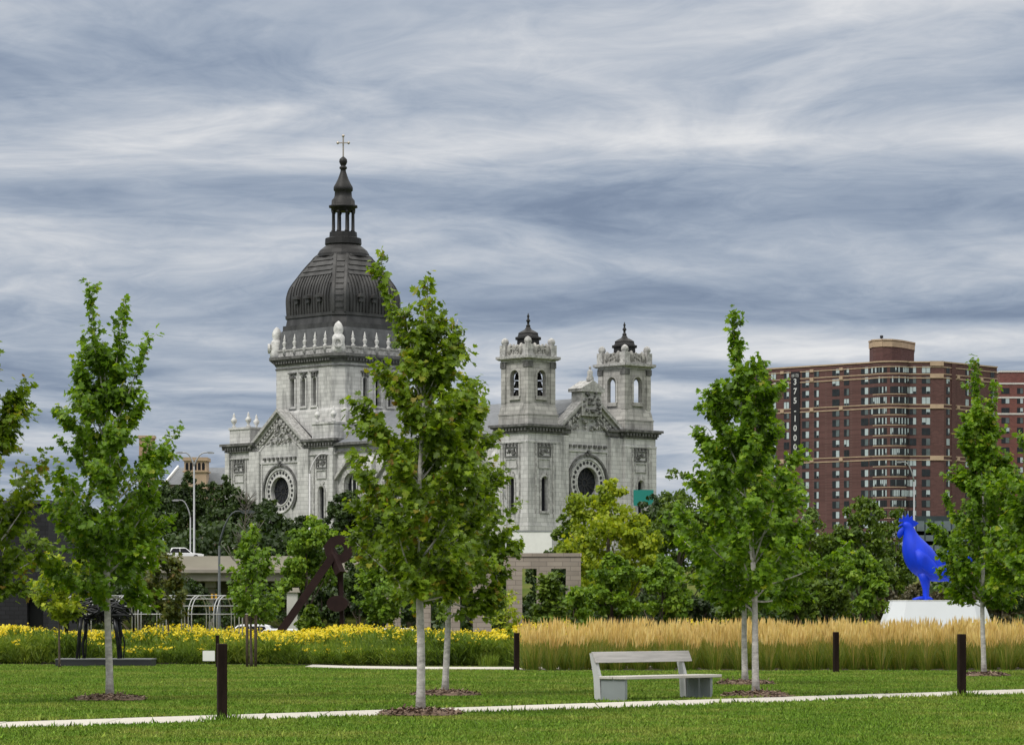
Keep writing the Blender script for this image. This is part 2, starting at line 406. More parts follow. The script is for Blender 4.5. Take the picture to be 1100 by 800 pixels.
        k = MB(0); k.ext(arch(1.7, 3.7, 10), (cu, cv, 32.85 - B0), U, Z, V, -4, 4); cut(bel, k)
        k = MB(0); k.ext(arch(1.7, 3.7, 10), (cu, cv, 32.85 - B0), V, Z, U, -4, 4); cut(bel, k)
        m = mb()
        for a in (-1, 1):
            for b in (-1, 1): m.box(cu + a * 1.85, cu + a * 2.76, cv + b * 1.85, cv + b * 2.76, 31.8, 36.9)
        for ea, en in ((U, V), (V, U)):
            for sg in (-1, 1):
                e = Vector(en) * sg; o = Vector((cu, cv, 0)) + e * 2.62
                add_ring(m, o + Vector((0, 0, 35.7)), ea, Z, tuple(e), 1.2, .87, -.02, .14, 12, 0, math.pi)
                for s2 in (-1, 1): m.ext([(s2 * 1.03 - .17, 32.8), (s2 * 1.03 + .17, 32.8), (s2 * 1.03 + .17, 35.7), (s2 * 1.03 - .17, 35.7)], o, ea, Z, tuple(e), -.02, .14)
                m.ext([(-1.1, 32.3), (1.1, 32.3), (1.1, 32.8), (-1.1, 32.8)], o, ea, Z, tuple(e), -.02, .3)
        m.build('belfry_pilaster', TOWERSTONE, t)
        for a in (-1, 1):
            for b in (-1, 1):
                m = mb(); m.box(cu + a * 1.8, cu + a * 2.86, cv + b * 1.8, cv + b * 2.86, 36.9, 37.75); m.build('pilaster_capital', GRIME, t)
        m = mb(); m.prism(q(2.8), 37.75, 38.0); m.prism(q(3.0), 38.0, 38.2, 0, q(3.3)); m.prism(q(3.32), 38.2, 38.55)
        m.build('belfry_cornice', CARVE, t)
        m = mb(); m.prism(q(2.6), 38.55, 39.0)
        for a, b, c0, d in ((-2.5, 2.5, -2.55, -2.25), (-2.5, 2.5, 2.25, 2.55), (-2.55, -2.25, -2.2, 2.2), (2.25, 2.55, -2.2, 2.2)):
            m.box(cu + a, cu + b, cv + c0, cv + d, 39.0, 40.1)
        for ea, en in ((U, V), (V, U)):
            for sg in (-1, 1):
                e = Vector(en) * sg; o = Vector((cu, cv, 39.6)) + e * 2.55
                carve(m, o, ea, Z, tuple(e), 3.6, 1.0, 26, .3, seed + sg)
                for s2 in (-1, 1): m.lathe([(.3, 38.9), (.42, 39.3), (.4, 39.9), (.2, 40.3), (.03, 40.45)], tuple((Vector((cu, cv, 0)) + e * 2.5 + Vector(ea) * s2 * 1.15))[:2], 7)
        m.build('parapet', TOWERSTONE, t)
        for a in (-1, 1):
            for b in (-1, 1):
                m = mb(); m.box(cu + a * 2.35 - .55, cu + a * 2.35 + .55, cv + b * 2.35 - .55, cv + b * 2.35 + .55, 38.56, 40.2)
                m.lathe([(.5, 40.2), (.42, 40.3), (.54, 40.45), (.56, 40.7), (.46, 41.0), (.25, 41.2), (.02, 41.3)], (cu + a * 2.35, cv + b * 2.35), 10)
                m.build('corner_ball', CARVE, t)
        m = mb(); m.lathe([(1.8, 39.2), (1.7, 41.0), (2.0, 41.1), (2.0, 41.35), (1.65, 41.45), (1.5, 41.85), (1.55, 41.95), (1.15, 42.2), (.55, 42.5), (.3, 42.9)], c, 8, math.pi / 8, smooth=False)
        m.lathe([(.3, 42.9), (.32, 43.1), (.16, 43.25), (.18, 43.6), (.34, 43.75), (.2, 43.95), (.1, 44.2), (.2, 44.4), (.12, 44.6), (.02, 44.9)], c, 8)
        m.build('tower_cap', COPPER2, t)
        if bells:
            for bx, by, ea in ((-1.15, 1.15, U), (1.15, -1.15, V)):
                for zz, r_ in ((35.7, .42), (34.55, .55), (33.3, .66)):
                    m = mb(); m.lathe([(r_, zz - .42), (r_ * .85, zz - .3), (r_ * .62, zz + .15), (r_ * .5, zz + .35), (r_ * .2, zz + .45)], (cu + bx, cv + by), 12)
                    bb = m.build('bell', BRONZE, t)
                    m = mb(); p = Vector((cu + bx, cv + by, zz + .5)); e = Vector(ea)
                    a0 = Vector((cu, cv + by, zz + .5)) if ea == U else Vector((cu + bx, cv, zz + .5))
                    m.bar(a0 - e * 2.03, a0 + e * 2.03, .2, .16); m.build('bell_beam', BRONZE, bb)
    tower(3.25, True, 11); tower(W - 3.25, False, 31)
    # ---- facade between the towers
    m = mb(); m.box(B, W - B, 1.0, 5, 4, 28.2); fw = m.build('facade_wall', STONE, root)
    k = MB(0); k.ext([(3.4 * math.cos(i * math.pi / 24), 3.4 * math.sin(i * math.pi / 24)) for i in range(48)], (13.0, 1.0, 20.8 - B0), U, Z, (0, -1, 0), -.35, .3); cut(fw, k)
    k = MB(0); k.ext([(2.25 * math.cos(i * math.pi / 24), 2.25 * math.sin(i * math.pi / 24)) for i in range(48)], (13.0, 1.0, 20.8 - B0), U, Z, (0, -1, 0), -.7, .3); cut(fw, k)
    rose(root, (13.0, 1.0, 20.8), U, (0, -1, 0))
    m = mb()
    m.box(17.3, 19.9, .35, 1.0, 4, 27.4); m.box(B, 8.6, .35, 1.0, 4, 27.4)
    m.box(8.6, 17.3, .8, 1.0, 25.2, 25.45); m.box(8.6, 17.3, .75, 1.0, 15.8, 16.3)
    for x in (8.75, 17.15): m.box(x - .12, x + .12, .82, 1.0, 16.3, 25.2)
    m.build('facade_pilaster', STONE, root)
    m = mb(); dentils(m, (8.8, 1.0), (17.1, 1.0), 26.0, (0, -1, 0), 1.0, .5, .4)
    m.build('dentil_course', GRIME, root)
    for a, b in ((B + .4, 9.2), (16.8, 19.4)): m = mb(); m.box(a, b, .45, 1.0, 27.7, 28.3); m.box(a, b, .2, 1.0, 28.3, 28.65); m.build('facade_cornice', GRIME, root)
    def pediment(o, ea, en, half, zb, zt, name, busy=60):
        o, ea_, en_ = Vector(o), Vector(ea), Vector(en)
        m = mb(); m.ext([(-half + .5, zb), (half - .5, zb), (0, zt - .6)], o, ea, Z, en, -1.2, -.25)
        p = m.build(name, STONE, root)
        m = mb()
        for sg in (-1, 1):
            def bar(off, th, d0, d1, mm):
                dx, dz = half, zt - zb; l = math.hypot(dx, dz); nx, nz = dz / l, dx / l
                a = (sg * (half + .35), zb - .25); b_ = (0, zt)
                q = [(a[0] + sg * nx * off, a[1] + nz * off), (b_[0], b_[1] + off / nz), (b_[0], b_[1] + (off + th) / nz), (a[0] + sg * nx * (off + th), a[1] + nz * (off + th))]
                mm.ext(q, o, ea, Z, en, d0, d1)
            bar(0, .45, -1.2, .75, m); bar(-.45, .45, -1.2, .3, m); bar(-1.15, .3, -1.2, .1, m); bar(-1.75, .22, -1.2, .0, m)
            n = 11
            for i in range(1, n):
                t_ = i / n
                cx = sg * half * t_; cz = zt + (zb - zt) * t_ - .95
                m.ext([(cx - .2, cz - .2), (cx + .2, cz - .2), (cx + .2, cz + .2), (cx - .2, cz + .2)], o, ea, Z, en, -.3, .25)
        m.build('raking_cornice', CARVE, p)
        m = mb(); h = (zt - zb)
        r = random.Random(9)
        for i in range(busy):
            tx = r.uniform(-1, 1) * (half - 2.2) * (1 if busy > 50 else .55); mz = (1 - abs(tx) / (half - 1.2)) * (h - 2.0); 
            if mz <= .2: continue
            carve(m, o + ea_ * tx + Vector((0, 0, zb + .35 + r.random() * mz)), ea, Z, tuple(en_), .01, .01, 1, .6, i)
        m.build('tympanum_carving', CARVE, p)
        return p
    # attic wall under the facade gable, then the gable itself
    pediment((13.2, 1.0, 0), U, (0, -1, 0), 6.9, 28.1, 33.4, 'facade_pediment')
    m = mb(); m.box(11.2, 15.2, .2, 2.4, 30.4, 33.9); m.box(10.8, 15.6, -.1, 2.7, 33.9, 34.3)
    m.ext([(-2.5, 34.3), (2.5, 34.3), (0, 35.6)], (13.2, -.1, 0), U, Z, V, 0, 2.8)
    a_ = m.build('niche_gable', CARVE, root)
    m = mb(); carve(m, (13.2, .2, 32.2), U, Z, (0, -1, 0), 3.4, 3.2, 34, .5, 77); m.build('niche_carving', GRIME, a_)
    m = mb(); m.lathe([(.5, 35.4), (.55, 35.9), (.36, 36.4), (.42, 36.8), (.3, 37.05), (.12, 37.15), (.2, 37.35), (.16, 37.6), (.02, 37.7)], (13.2, .6), 8)
    m.build('statue', CARVE, a_)
    # ---- nave
    m = mb(); m.box(3.5, W - 3.5, 3.5, 46, 4, 27.6); nave = m.build('nave_wall', STONE, root)
    m = mb()
    m.add([(2.9, 2, 27.9), (W - 2.9, 2, 27.9), (13.2, 2, 33.1), (2.9, 48, 27.9), (W - 2.9, 48, 27.9), (13.2, 48, 33.1)],
          [(0, 1, 2), (3, 5, 4), (0, 2, 5, 3), (1, 4, 5, 2), (0, 3, 4, 1)])
    m.build('nave_roof', SLATE, root)
    m = mb(); m.box(3.2, 3.5, 6.6, 46, 26.4, 26.7); m.box(2.9, 3.5, 6.6, 46, 27.2, 27.5); m.box(2.6, 3.5, 6.6, 46, 27.5, 27.9); m.build('nave_cornice', GRIME, root)
    for vv in (14, 23.3, 32.6, 41.9):
        k = MB(0); k.ext(arch(3.1, 6.5, 12), (3.5, vv, 16.7 - B0), V, Z, (-1, 0, 0), -.6, .5); cut(nave, k)
        m = mb(); m.ext(arch(3.2, 6.6, 12), (3.5, vv, 16.65), V, Z, (-1, 0, 0), -.75, -.55)
        g = m.build('nave_window', DARKGLASS, root)
        m = mb(); add_ring(m, (3.5, vv, 21.65), V, Z, (-1, 0, 0), 1.6, 1.38, -.55, -.3, 14, 0, math.pi)
        for x in (-.5, .5): m.ext([(x - .09, 16.7), (x + .09, 16.7), (x + .09, 22.9), (x - .09, 22.9)], (3.5, vv, 0), V, Z, (-1, 0, 0), -.6, -.4)
        m.build('window_tracery', DRUMTRIM, g)
        m = mb()
        add_ring(m, (3.5, vv, 21.65), V, Z, (-1, 0, 0), 2.25, 1.58, -.05, .35, 14, 0, math.pi)
        for sg in (-1, 1):
            m.ext([(sg * 3.4, 22.2), (0, 25.4), (0, 26.0), (sg * 3.4, 22.8)], (3.5, vv, 0), V, Z, (-1, 0, 0), -.05, .7)
            m.ext([(sg * 1.6, 16.0), (sg * 2.2, 16.0), (sg * 2.2, 21.7), (sg * 1.6, 21.7)], (3.5, vv, 0), V, Z, (-1, 0, 0), -.05, .3)
        m.build('window_hood', CARVE, g)
    for vv in (9.6, 18.6, 28, 37.3):
        m = mb(); m.box(2.6, 3.5, vv - .8, vv + .8, 4, 24.6); m.prism([(2.6, vv - .8), (3.5, vv - .8), (3.5, vv + .8), (2.6, vv + .8)], 24.6, 25.6, 0, [(3.2, vv - .8), (3.5, vv - .8), (3.5, vv + .8), (3.2, vv + .8)])
        m.build('buttress', STONE, root)
    # ---- transept
    m = mb(); m.box(3.0, W - 3.0, 45.5, 71.5, 4, 27.5); tr = m.build('transept_wall', STONE, root)
    for s in (48.5, 68.5):
        k = panelled_bay(root, (3.0, 0), V, (-1, 0), s, 21.3, 4.9); cut(tr, k)
    oc = (3.0, 58.3, 20.9)
    k = MB(0); k.ext([(3.4 * math.cos(i * math.pi / 24), 3.4 * math.sin(i * math.pi / 24)) for i in range(48)], (3.0, 58.3, 20.9 - B0), V, Z, (-1, 0, 0), -.35, .3); cut(tr, k)
    k = MB(0); k.ext([(2.25 * math.cos(i * math.pi / 24), 2.25 * math.sin(i * math.pi / 24)) for i in range(48)], (3.0, 58.3, 20.9 - B0), V, Z, (-1, 0, 0), -.7, .3); cut(tr, k)
    rose(root, oc, V, (-1, 0, 0))
    m = mb()
    for a, b in ((51.2, 53.6), (63.2, 65.6), (45.4, 46.4), (70.6, 71.6)): m.box(2.55, 3.0, a, b, 4, 27.2)
    for x in (54.0, 62.8): m.box(2.85, 3.0, x - .12, x + .12, 16.3, 25.2)
    m.box(2.83, 3.0, 53.6, 63.2, 25.2, 25.45); m.box(2.8, 3.0, 46.4, 51.2, 26.2, 26.42); m.box(2.8, 3.0, 65.6, 70.6, 26.2, 26.42)
    m.box(2.9, 4, 45.2, 45.5, 26.2, 26.42)
    m.build('transept_pilaster', STONE, root)
    m = mb()
    for a, b in ((44.6, 52.6), (64.2, 72.4)):
        m.box(2.6, 9, max(a, 45.2), min(b, 71.8), 27.3, 27.6); m.box(2.3, 9, max(a, 44.9), min(b, 72.1), 28.0, 28.25); m.box(2.05, 9, a, b, 28.25, 28.65); m.box(2.65, 9, max(a, 45.3), min(b, 71.7), 27.6, 28.0)
        dentils(m, (2.65, a + .5), (2.65, b - .2), 27.82, (-1, 0, 0))
    dentils(m, (2.7, 45.3), (8.7, 45.3), 27.82, (0, -1, 0))
    dentils(m, (3.0, 54.2), (3.0, 62.6), 25.95, (-1, 0, 0), 1.0, .5, .4)
    m.build('transept_cornice', GRIME, root)
    pediment((3.0, 58.4, 0), V, (-1, 0, 0), 6.5, 28.0, 33.2, 'transept_pediment', 48)
    m = mb(); m.box(3.0, 5, 52.4, 64.4, 27.5, 28.15); m.build('pediment_base', STONE, root)
    m = mb(); m.add([(3.4, 51.6, 28.3), (3.4, 65.2, 28.3), (3.4, 58.4, 33.3), (9.5, 51.6, 28.3), (9.5, 65.2, 28.3), (9.5, 58.4, 33.3)], [(0, 1, 2), (3, 5, 4), (0, 2, 5, 3), (1, 4, 5, 2), (0, 3, 4, 1)])
    m.build('transept_roof', LEAD, root)
    for a, b in ((45.9, 51.0), (66.2, 71.2)): m = mb(); m.box(3.2, 8.6, a, b, 28.65, 30.9); m.box(3.05, 8.75, a - .15, b + .15, 30.9, 31.25); m.build('attic_block', STONE, root)
    for x, y in ((3.6, 70.6), (3.6, 67.0), (8.2, 70.6), (3.6, 50.2), (3.6, 46.4), (8.2, 46.4)): urn('attic_urn', x, y, 31.25, 2.4)
    # ---- drum
    C = Vector((13.2, 55.2, 0))
    def octo(h, k): return [(C.x + a, C.y + b) for a, b in ((-h, -h + k), (-h + k, -h), (h - k, -h), (h, -h + k), (h, h - k), (h - k, h), (-h + k, h), (-h, h - k))]
    hb = 8.15
    m = mb(); m.prism(octo(hb, 1.5), 26, 40.8); dr = m.build('drum', STONE, root)
    m = mb(); m.prism(octo(hb + .25, 1.6), 26, 33.2); m.prism(octo(hb + .25, 1.6), 33.2, 33.6, 0, octo(hb + .02, 1.5)); m.build('drum_base', STONE, root)
    m = mb(); m.prism(octo(hb + .15, 1.55), 40.0, 40.2); m.prism(octo(hb + .2, 1.6), 40.6, 40.85); m.prism(octo(hb + .3, 1.6), 40.85, 41.25); m.prism(octo(hb + .7, 1.7), 41.25, 41.5); m.prism(octo(hb + .95, 1.8), 41.5, 41.95)
    for sg in (-1, 1):
        h = hb + .3
        dentils(m, (C.x - h + 1.6, C.y + sg * h), (C.x + h - 1.6, C.y + sg * h), 41.05, (0, sg, 0)); dentils(m, (C.x + sg * h, C.y - h + 1.6), (C.x + sg * h, C.y + h - 1.6), 41.05, (sg, 0, 0))
    m.build('drum_cornice', GRIME, root)
    for en, ea in (((-1, 0, 0), (0, 1, 0)), ((0, -1, 0), (1, 0, 0))):
        kk = MB(0)
        for s in (-2.6, 0, 2.6):
            o = C + Vector(en) * hb + Vector(ea) * s
            kk.ext(arch(.95, 4.3), o + Vector((0, 0, 34.1 - B0)), ea, Z, en, -.7, .4)
            m = mb(); m.ext(arch(1.0, 4.35), o + Vector((0, 0, 34.05)), ea, Z, en, -.85, -.62); g = m.build('drum_window', DARKGLASS, root)
            m = mb()
            for sg in (-1, 1): m.ext([(sg * .72 - .16, 34.0), (sg * .72 + .16, 34.0), (sg * .72 + .16, 38.4), (sg * .72 - .16, 38.4)], o, ea, Z, en, -.02, .2)
            m.ext([(-.95, 33.75), (.95, 33.75), (.95, 34.0), (-.95, 34.0)], o, ea, Z, en, -.02, .3)
            m.build('window_jamb', STONE, g)
            m = mb(); carve(m, o + Vector((0, 0, 38.85)), ea, Z, en, 1.3, .6, 12, .3, int(s * 3) + 9); m.ext([(-.95, 39.2), (.95, 39.2), (.95, 39.4), (-.95, 39.4)], o, ea, Z, en, -.02, .3)
            m.build('window_head', GRIME, g)
        cut(dr, kk)
    m = mb(); m.prism(octo(hb - .2, 1.5), 41.95, 42.9); m.prism(octo(hb - .05, 1.55), 42.9, 43.15); m.build('drum_parapet', CARVE, root)
    m = mb(); m.prism(octo(7.95, 1.6), 43.1, 46.1, 0, octo(7.6, 1.6)); m.build('dome_skirt', mat('skirt_slate', (.10, .103, .11), .75, .3, 1.0), root)
    h = hb - .25
    for en, ea in (((-1, 0, 0), (0, 1, 0)), ((0, -1, 0), (1, 0, 0)), ((1, 0, 0), (0, 1, 0)), ((0, 1, 0), (1, 0, 0))):
        for i in range(5):
            o = C + Vector(en) * h + Vector(ea) * (i - 2) * 2.45
            m = mb(); m.lathe([(.3, 0), (.34, .8), (.42, 1.0), (.2, 1.15), (.2, 1.3), (.36, 1.7), (.36, 1.95), (.15, 2.2), (.24, 2.4), (.14, 2.7), (.03, 3.2)], (0, 0), 8); m.dz = 0
            m.build('baluster_finial', DRUMTRIM, root, (o.x, o.y, 42.3 - B0))
    for a in (-1, 1):
        for b in (-1, 1):
            o = C + Vector((a, b, 0)) * (hb - .75)
            m = mb(); m.lathe([(1.1, 41.95), (1.12, 42.8), (.95, 43.6), (1.0, 44.4), (.8, 44.7), (.62, 44.95), (.78, 45.4), (.76, 45.9), (.5, 46.5), (.2, 46.8), (.02, 46.9)], tuple(o)[:2], 12)
            d = Vector((a, b, 0)).normalized()
            add_ring(m, o + d * 1.0 + Vector((0, 0, 43.5)), (-d.y, d.x, 0), Z, tuple(d), .78, .5, 0, .4, 14)
            m.build('corner_cartouche', DRUMTRIM, root)
    # ---- dome: square plan with clipped corners, lofted through the measured outline
    PX = .1467
    prof = [(43.0, 64.5), (45.6, 64.5), (46.4, 64.3), (46.9, 64.2), (46.95, 61), (48.0, 59.6), (48.05, 61.5), (48.5, 61.5), (48.55, 59), (49.6, 59.6), (51.2, 60), (52.0, 58.6), (52.8, 56.8), (53.7, 52.6), (54.6, 47.6), (55.4, 43.6), (56.0, 40.3), (57.0, 34), (58.1, 26.5)]
    kc = 1.6
    pz0 = [p for p in prof if p[0] >= 48.55]; zz_ = [p[0] for p in pz0]; ee_ = [p[1] for p in pz0]
    dense = []
    for z in np.linspace(48.55, 58.1, 26):                # round the measured points off
        k_ = np.exp(-((np.linspace(48.55, 58.1, 400) - z) / .55) ** 2); dense.append((float(z), float((k_ * np.interp(np.linspace(48.55, 58.1, 400), zz_, ee_)).sum() / k_.sum())))
    dense[0] = (48.55, 59); dense[-1] = (58.1, 26.5)
    prof = [p for p in prof if p[0] < 48.55] + dense
    def hs(z):
        e = np.interp(z, [p[0] for p in prof], [p[1] for p in prof]) * PX
        return (e / .7071 + kc) / 2
    m = mb(); rings = [octo(hs(p[0]) if False else ((p[1] * PX / .7071 + kc) / 2), kc) for p in prof]
    v = [(x, y, p[0]) for p, r in zip(prof, rings) for x, y in r]; fs = []
    for j in range(len(prof) - 1):
        for i in range(8): fs.append((j * 8 + i, j * 8 + (i + 1) % 8, (j + 1) * 8 + (i + 1) % 8, (j + 1) * 8 + i))
    m.add(v, fs + [tuple(range((len(prof) - 1) * 8, len(prof) * 8))])
    zs_low = [48.55] + [p[0] for p in prof if 48.6 < p[0] < 54.5] + [54.5]
    dirs = (((-1, 0, 0), (0, 1, 0)), ((0, -1, 0), (1, 0, 0)), ((1, 0, 0), (0, 1, 0)), ((0, 1, 0), (1, 0, 0)))
    def fp(en, ea, s, z, off): return C + Vector(en) * (hs(z) + off) + Vector(ea) * s + Vector((0, 0, z))
    for en, ea in dirs:
        for i in range(-8, 9):                               # standing seams
            s = i * .66
            zz = [z for z in zs_low if hs(z) - kc > abs(s) + .15]
            if len(zz) < 2: continue
            vv = []
            for z in zz: vv += [fp(en, ea, s - .09, z, -.03), fp(en, ea, s - .09, z, .14), fp(en, ea, s + .09, z, .14), fp(en, ea, s + .09, z, -.03)]
            ff = [(4 * j + a, 4 * j + a + 1, 4 * j + a + 5, 4 * j + a + 4) for j in range(len(zz) - 1) for a in (0, 1, 2)] + [(0, 1, 2, 3), tuple(range(4 * len(zz) - 4, 4 * len(zz)))]
            m.add(vv, ff)
        for z in (54.6, 55.35, 56.2, 57.1, 57.8):            # ledges of the upper panels
            w_ = hs(z) - kc - .25
            if w_ < .4: continue
            vv = [fp(en, ea, s, z + dz, o_) for s in (-w_, w_) for dz, o_ in ((0, -.1), (0, .16), (.16, .16), (.16, -.1))]
            m.add(vv, [(0, 4, 5, 1), (1, 5, 6, 2), (2, 6, 7, 3), (0, 1, 2, 3), (7, 6, 5, 4)])
    dome = m.build('dome', COPPER, root)
    for a, b in ((-1, -1), (1, -1), (1, 1), (-1, 1)):        # corner bands with ladder pattern
        d = Vector((a, b, 0)).normalized(); tn = Vector((-d.y, d.x, 0))
        zz = [p[0] for p in prof if p[0] >= 48.5]
        def cp(s, z, off):
            e = np.interp(z, [p[0] for p in prof], [p[1] for p in prof]) * PX
            r = (2 * hs(z) - kc) / 2 * 2 * .7071 - 0
            r = math.sqrt(2) * (hs(z) - kc / 2)
            return C + d * (r + off) + tn * s + Vector((0, 0, z))
        m = mb()
        for s0, s1, of in ((-1.1, -.72, .22), (.72, 1.1, .22)):
            vv = []
            for z in zz: vv += [cp(s0, z, -.05), cp(s0, z, of), cp(s1, z, of), cp(s1, z, -.05)]
            m.add(vv, [(4 * j + q, 4 * j + q + 1, 4 * j + q + 5, 4 * j + q + 4) for j in range(len(zz) - 1) for q in (0, 1, 2)])
        for i in range(9):
            z = 49.2 + i * .95
            m.add([cp(s, z + dz, o_) for s in (-.6, .6) for dz, o_ in ((0, -.1), (0, .16), (.3, .16), (.3, -.1))], [(0, 4, 5, 1), (1, 5, 6, 2), (2, 6, 7, 3), (0, 1, 2, 3), (7, 6, 5, 4)])
        m.build('dome_rib', COPPER, dome)
    for en, ea in dirs[:2]:
        for s in (-2.7, 0, 2.7):
            m = mb(); p0 = fp(en, ea, s, 50.9, 0)
            m.ext([(-.62, 0), (.62, 0), (.4, .45), (0, .62), (-.4, .45)], p0, ea, Z, en, -.4, .75)
            m.ext([(-.36, -.7), (.36, -.7), (.36, 0), (-.36, 0)], p0, ea, Z, en, -.3, .45)
            m.build('dormer', COPPER, dome)
    k = PX
    cx = (C.x, C.y)
    m = mb()
    m.lathe([(4.2, 57.8), (4.1, 58.3), (3.75, 58.9), (3.0, 59.5), (2.75, 59.7), (2.9, 59.9), (2.85, 60.8), (2.2, 61.0), (2.15, 61.8), (1.2, 61.85)], cx, 16, 0, smooth=False)
    lan = m.build('lantern', COPPER2, dome)
    for i in range(8):
        a = (i + .5) * math.pi / 4
        m = mb(); c = (C.x + 1.66 * math.cos(a), C.y + 1.66 * math.sin(a))
        m.lathe([(.32, 61.8), (.32, 62.0), (.23, 62.1), (.2, 64.7), (.3, 64.9), (.32, 65.1)], c, 8)
        m.build('lantern_column', COPPER2, lan)
    m = mb()
    m.lathe([(1.5, 65.05), (1.95, 65.1), (1.95, 65.6), (2.3, 65.7), (2.3, 66.0), (1.9, 66.1), (1.85, 66.8), (1.5, 67.2), (1.4, 67.5), (1.35, 68.2), (1.55, 68.4), (1.55, 68.9), (1.2, 69.5), (.85, 70.2), (.6, 70.9), (.45, 71.4), (.42, 71.7), (.62, 71.85), (.6, 72.1), (.35, 72.25), (.5, 72.5), (.66, 72.9), (.6, 73.3), (.3, 73.6), (.1, 73.75)], cx, 12, 0, smooth=True)
    m.build('lantern_cap', COPPER2, lan)
    m = mb()
    P = lambda a, z: (C.x + a * .707, C.y - a * .707, z)
    m.bar(P(0, 73.6), P(0, 77.1), .17, .17); m.bar(P(-.85, 75.9), P(.85, 75.9), .17, .17)
    for a, z in ((0, 77.0), (-.85, 75.9), (.85, 75.9)): m.lathe([(.02, z - .25), (.24, z - .1), (.24, z + .1), (.02, z + .25)], P(a, z)[:2], 6)
    m.build('cross', GILT, lan)
church()
# ------------------------------------------------------------------ the brick apartment towers
BRICK = masonry('dark_red_brick', (0.105, 0.053, 0.049), (0.12, 0.072, 0.066), 0.9, 0.35, 0.03, 0.18, 0.25, (0.05, 0.022, 0.024))
BRICK2 = masonry('lighter_red_brick', (0.17, 0.065, 0.055), (0.16, 0.10, 0.09), 0.9, 0.35, 0.03, 0.18, 0.2, (0.08, 0.04, 0.04))
TAN = mat('tan_concrete_band', (0.42, 0.31, 0.215), 0.85, 0.15, 0.6)
WFRAME = mat('window_frame_dark', (0.02, 0.02, 0.022), 0.5, 0.2, 2)
PANE = mat('apartment_glass', (0.016, 0.02, 0.023), 0.25, 0.4, 0.5, spec=0.4)
PANE2 = mat('apartment_glass_grey', (0.10, 0.125, 0.13), 0.3, 0.4, 0.5, spec=0.4)
BLIND = mat('white_blind', (0.40, 0.47, 0.49), 0.7, 0.12, 0.8)
BANNER = mat('black_banner', (0.008, 0.008, 0.011), 0.7, 0.2, 1)
BANW = mat('banner_white', (0.55, 0.55, 0.55), 0.7, 0.06, 1.5)
WHITE = mat('white_paint', (0.78, 0.78, 0.76), 0.5, 0.06, 1.5)
AW = [WFRAME, PANE, BLIND, PANE2]
def window_mb(m, o, al, ou, w, h, kind, rng):
    """framed pair of sashes; some with the blind down"""
    o, al, ou = Vector(o), Vector(al), Vector(ou); Zv = (0, 0, 1)
    m.ext([(-w / 2, -h / 2), (w / 2, -h / 2), (w / 2, h / 2), (-w / 2, h / 2)], o, al, Zv, ou, -.1, .05, 0)
    n = 2 if w < 2.6 else max(3, round(w / .95))
    for i in range(n):
        a = -w / 2 + w * i / n + .07; b = -w / 2 + w * (i + 1) / n - .07
        if n == 2: mi = {0: (1, 2), 1: (1, 1), 2: (1, 3), 3: (2, 2)}[kind][i]
        else: mi = rng.choice((1, 1, 1, 3, 2, 2))
        zt = h / 2 - .08; zb = -h / 2 + .08
        m.ext([(a, zb), (b, zb), (b, zt), (a, zt)], o, al, Zv, ou, .05, .07, mi if mi != 2 else 2)
        if mi == 2 and rng.random() < .35: m.ext([(a + .04, zb), (b - .04, zb), (b - .04, zb + h * .3), (a + .04, zb + h * .3)], o, al, Zv, ou, .07, .085, 1)
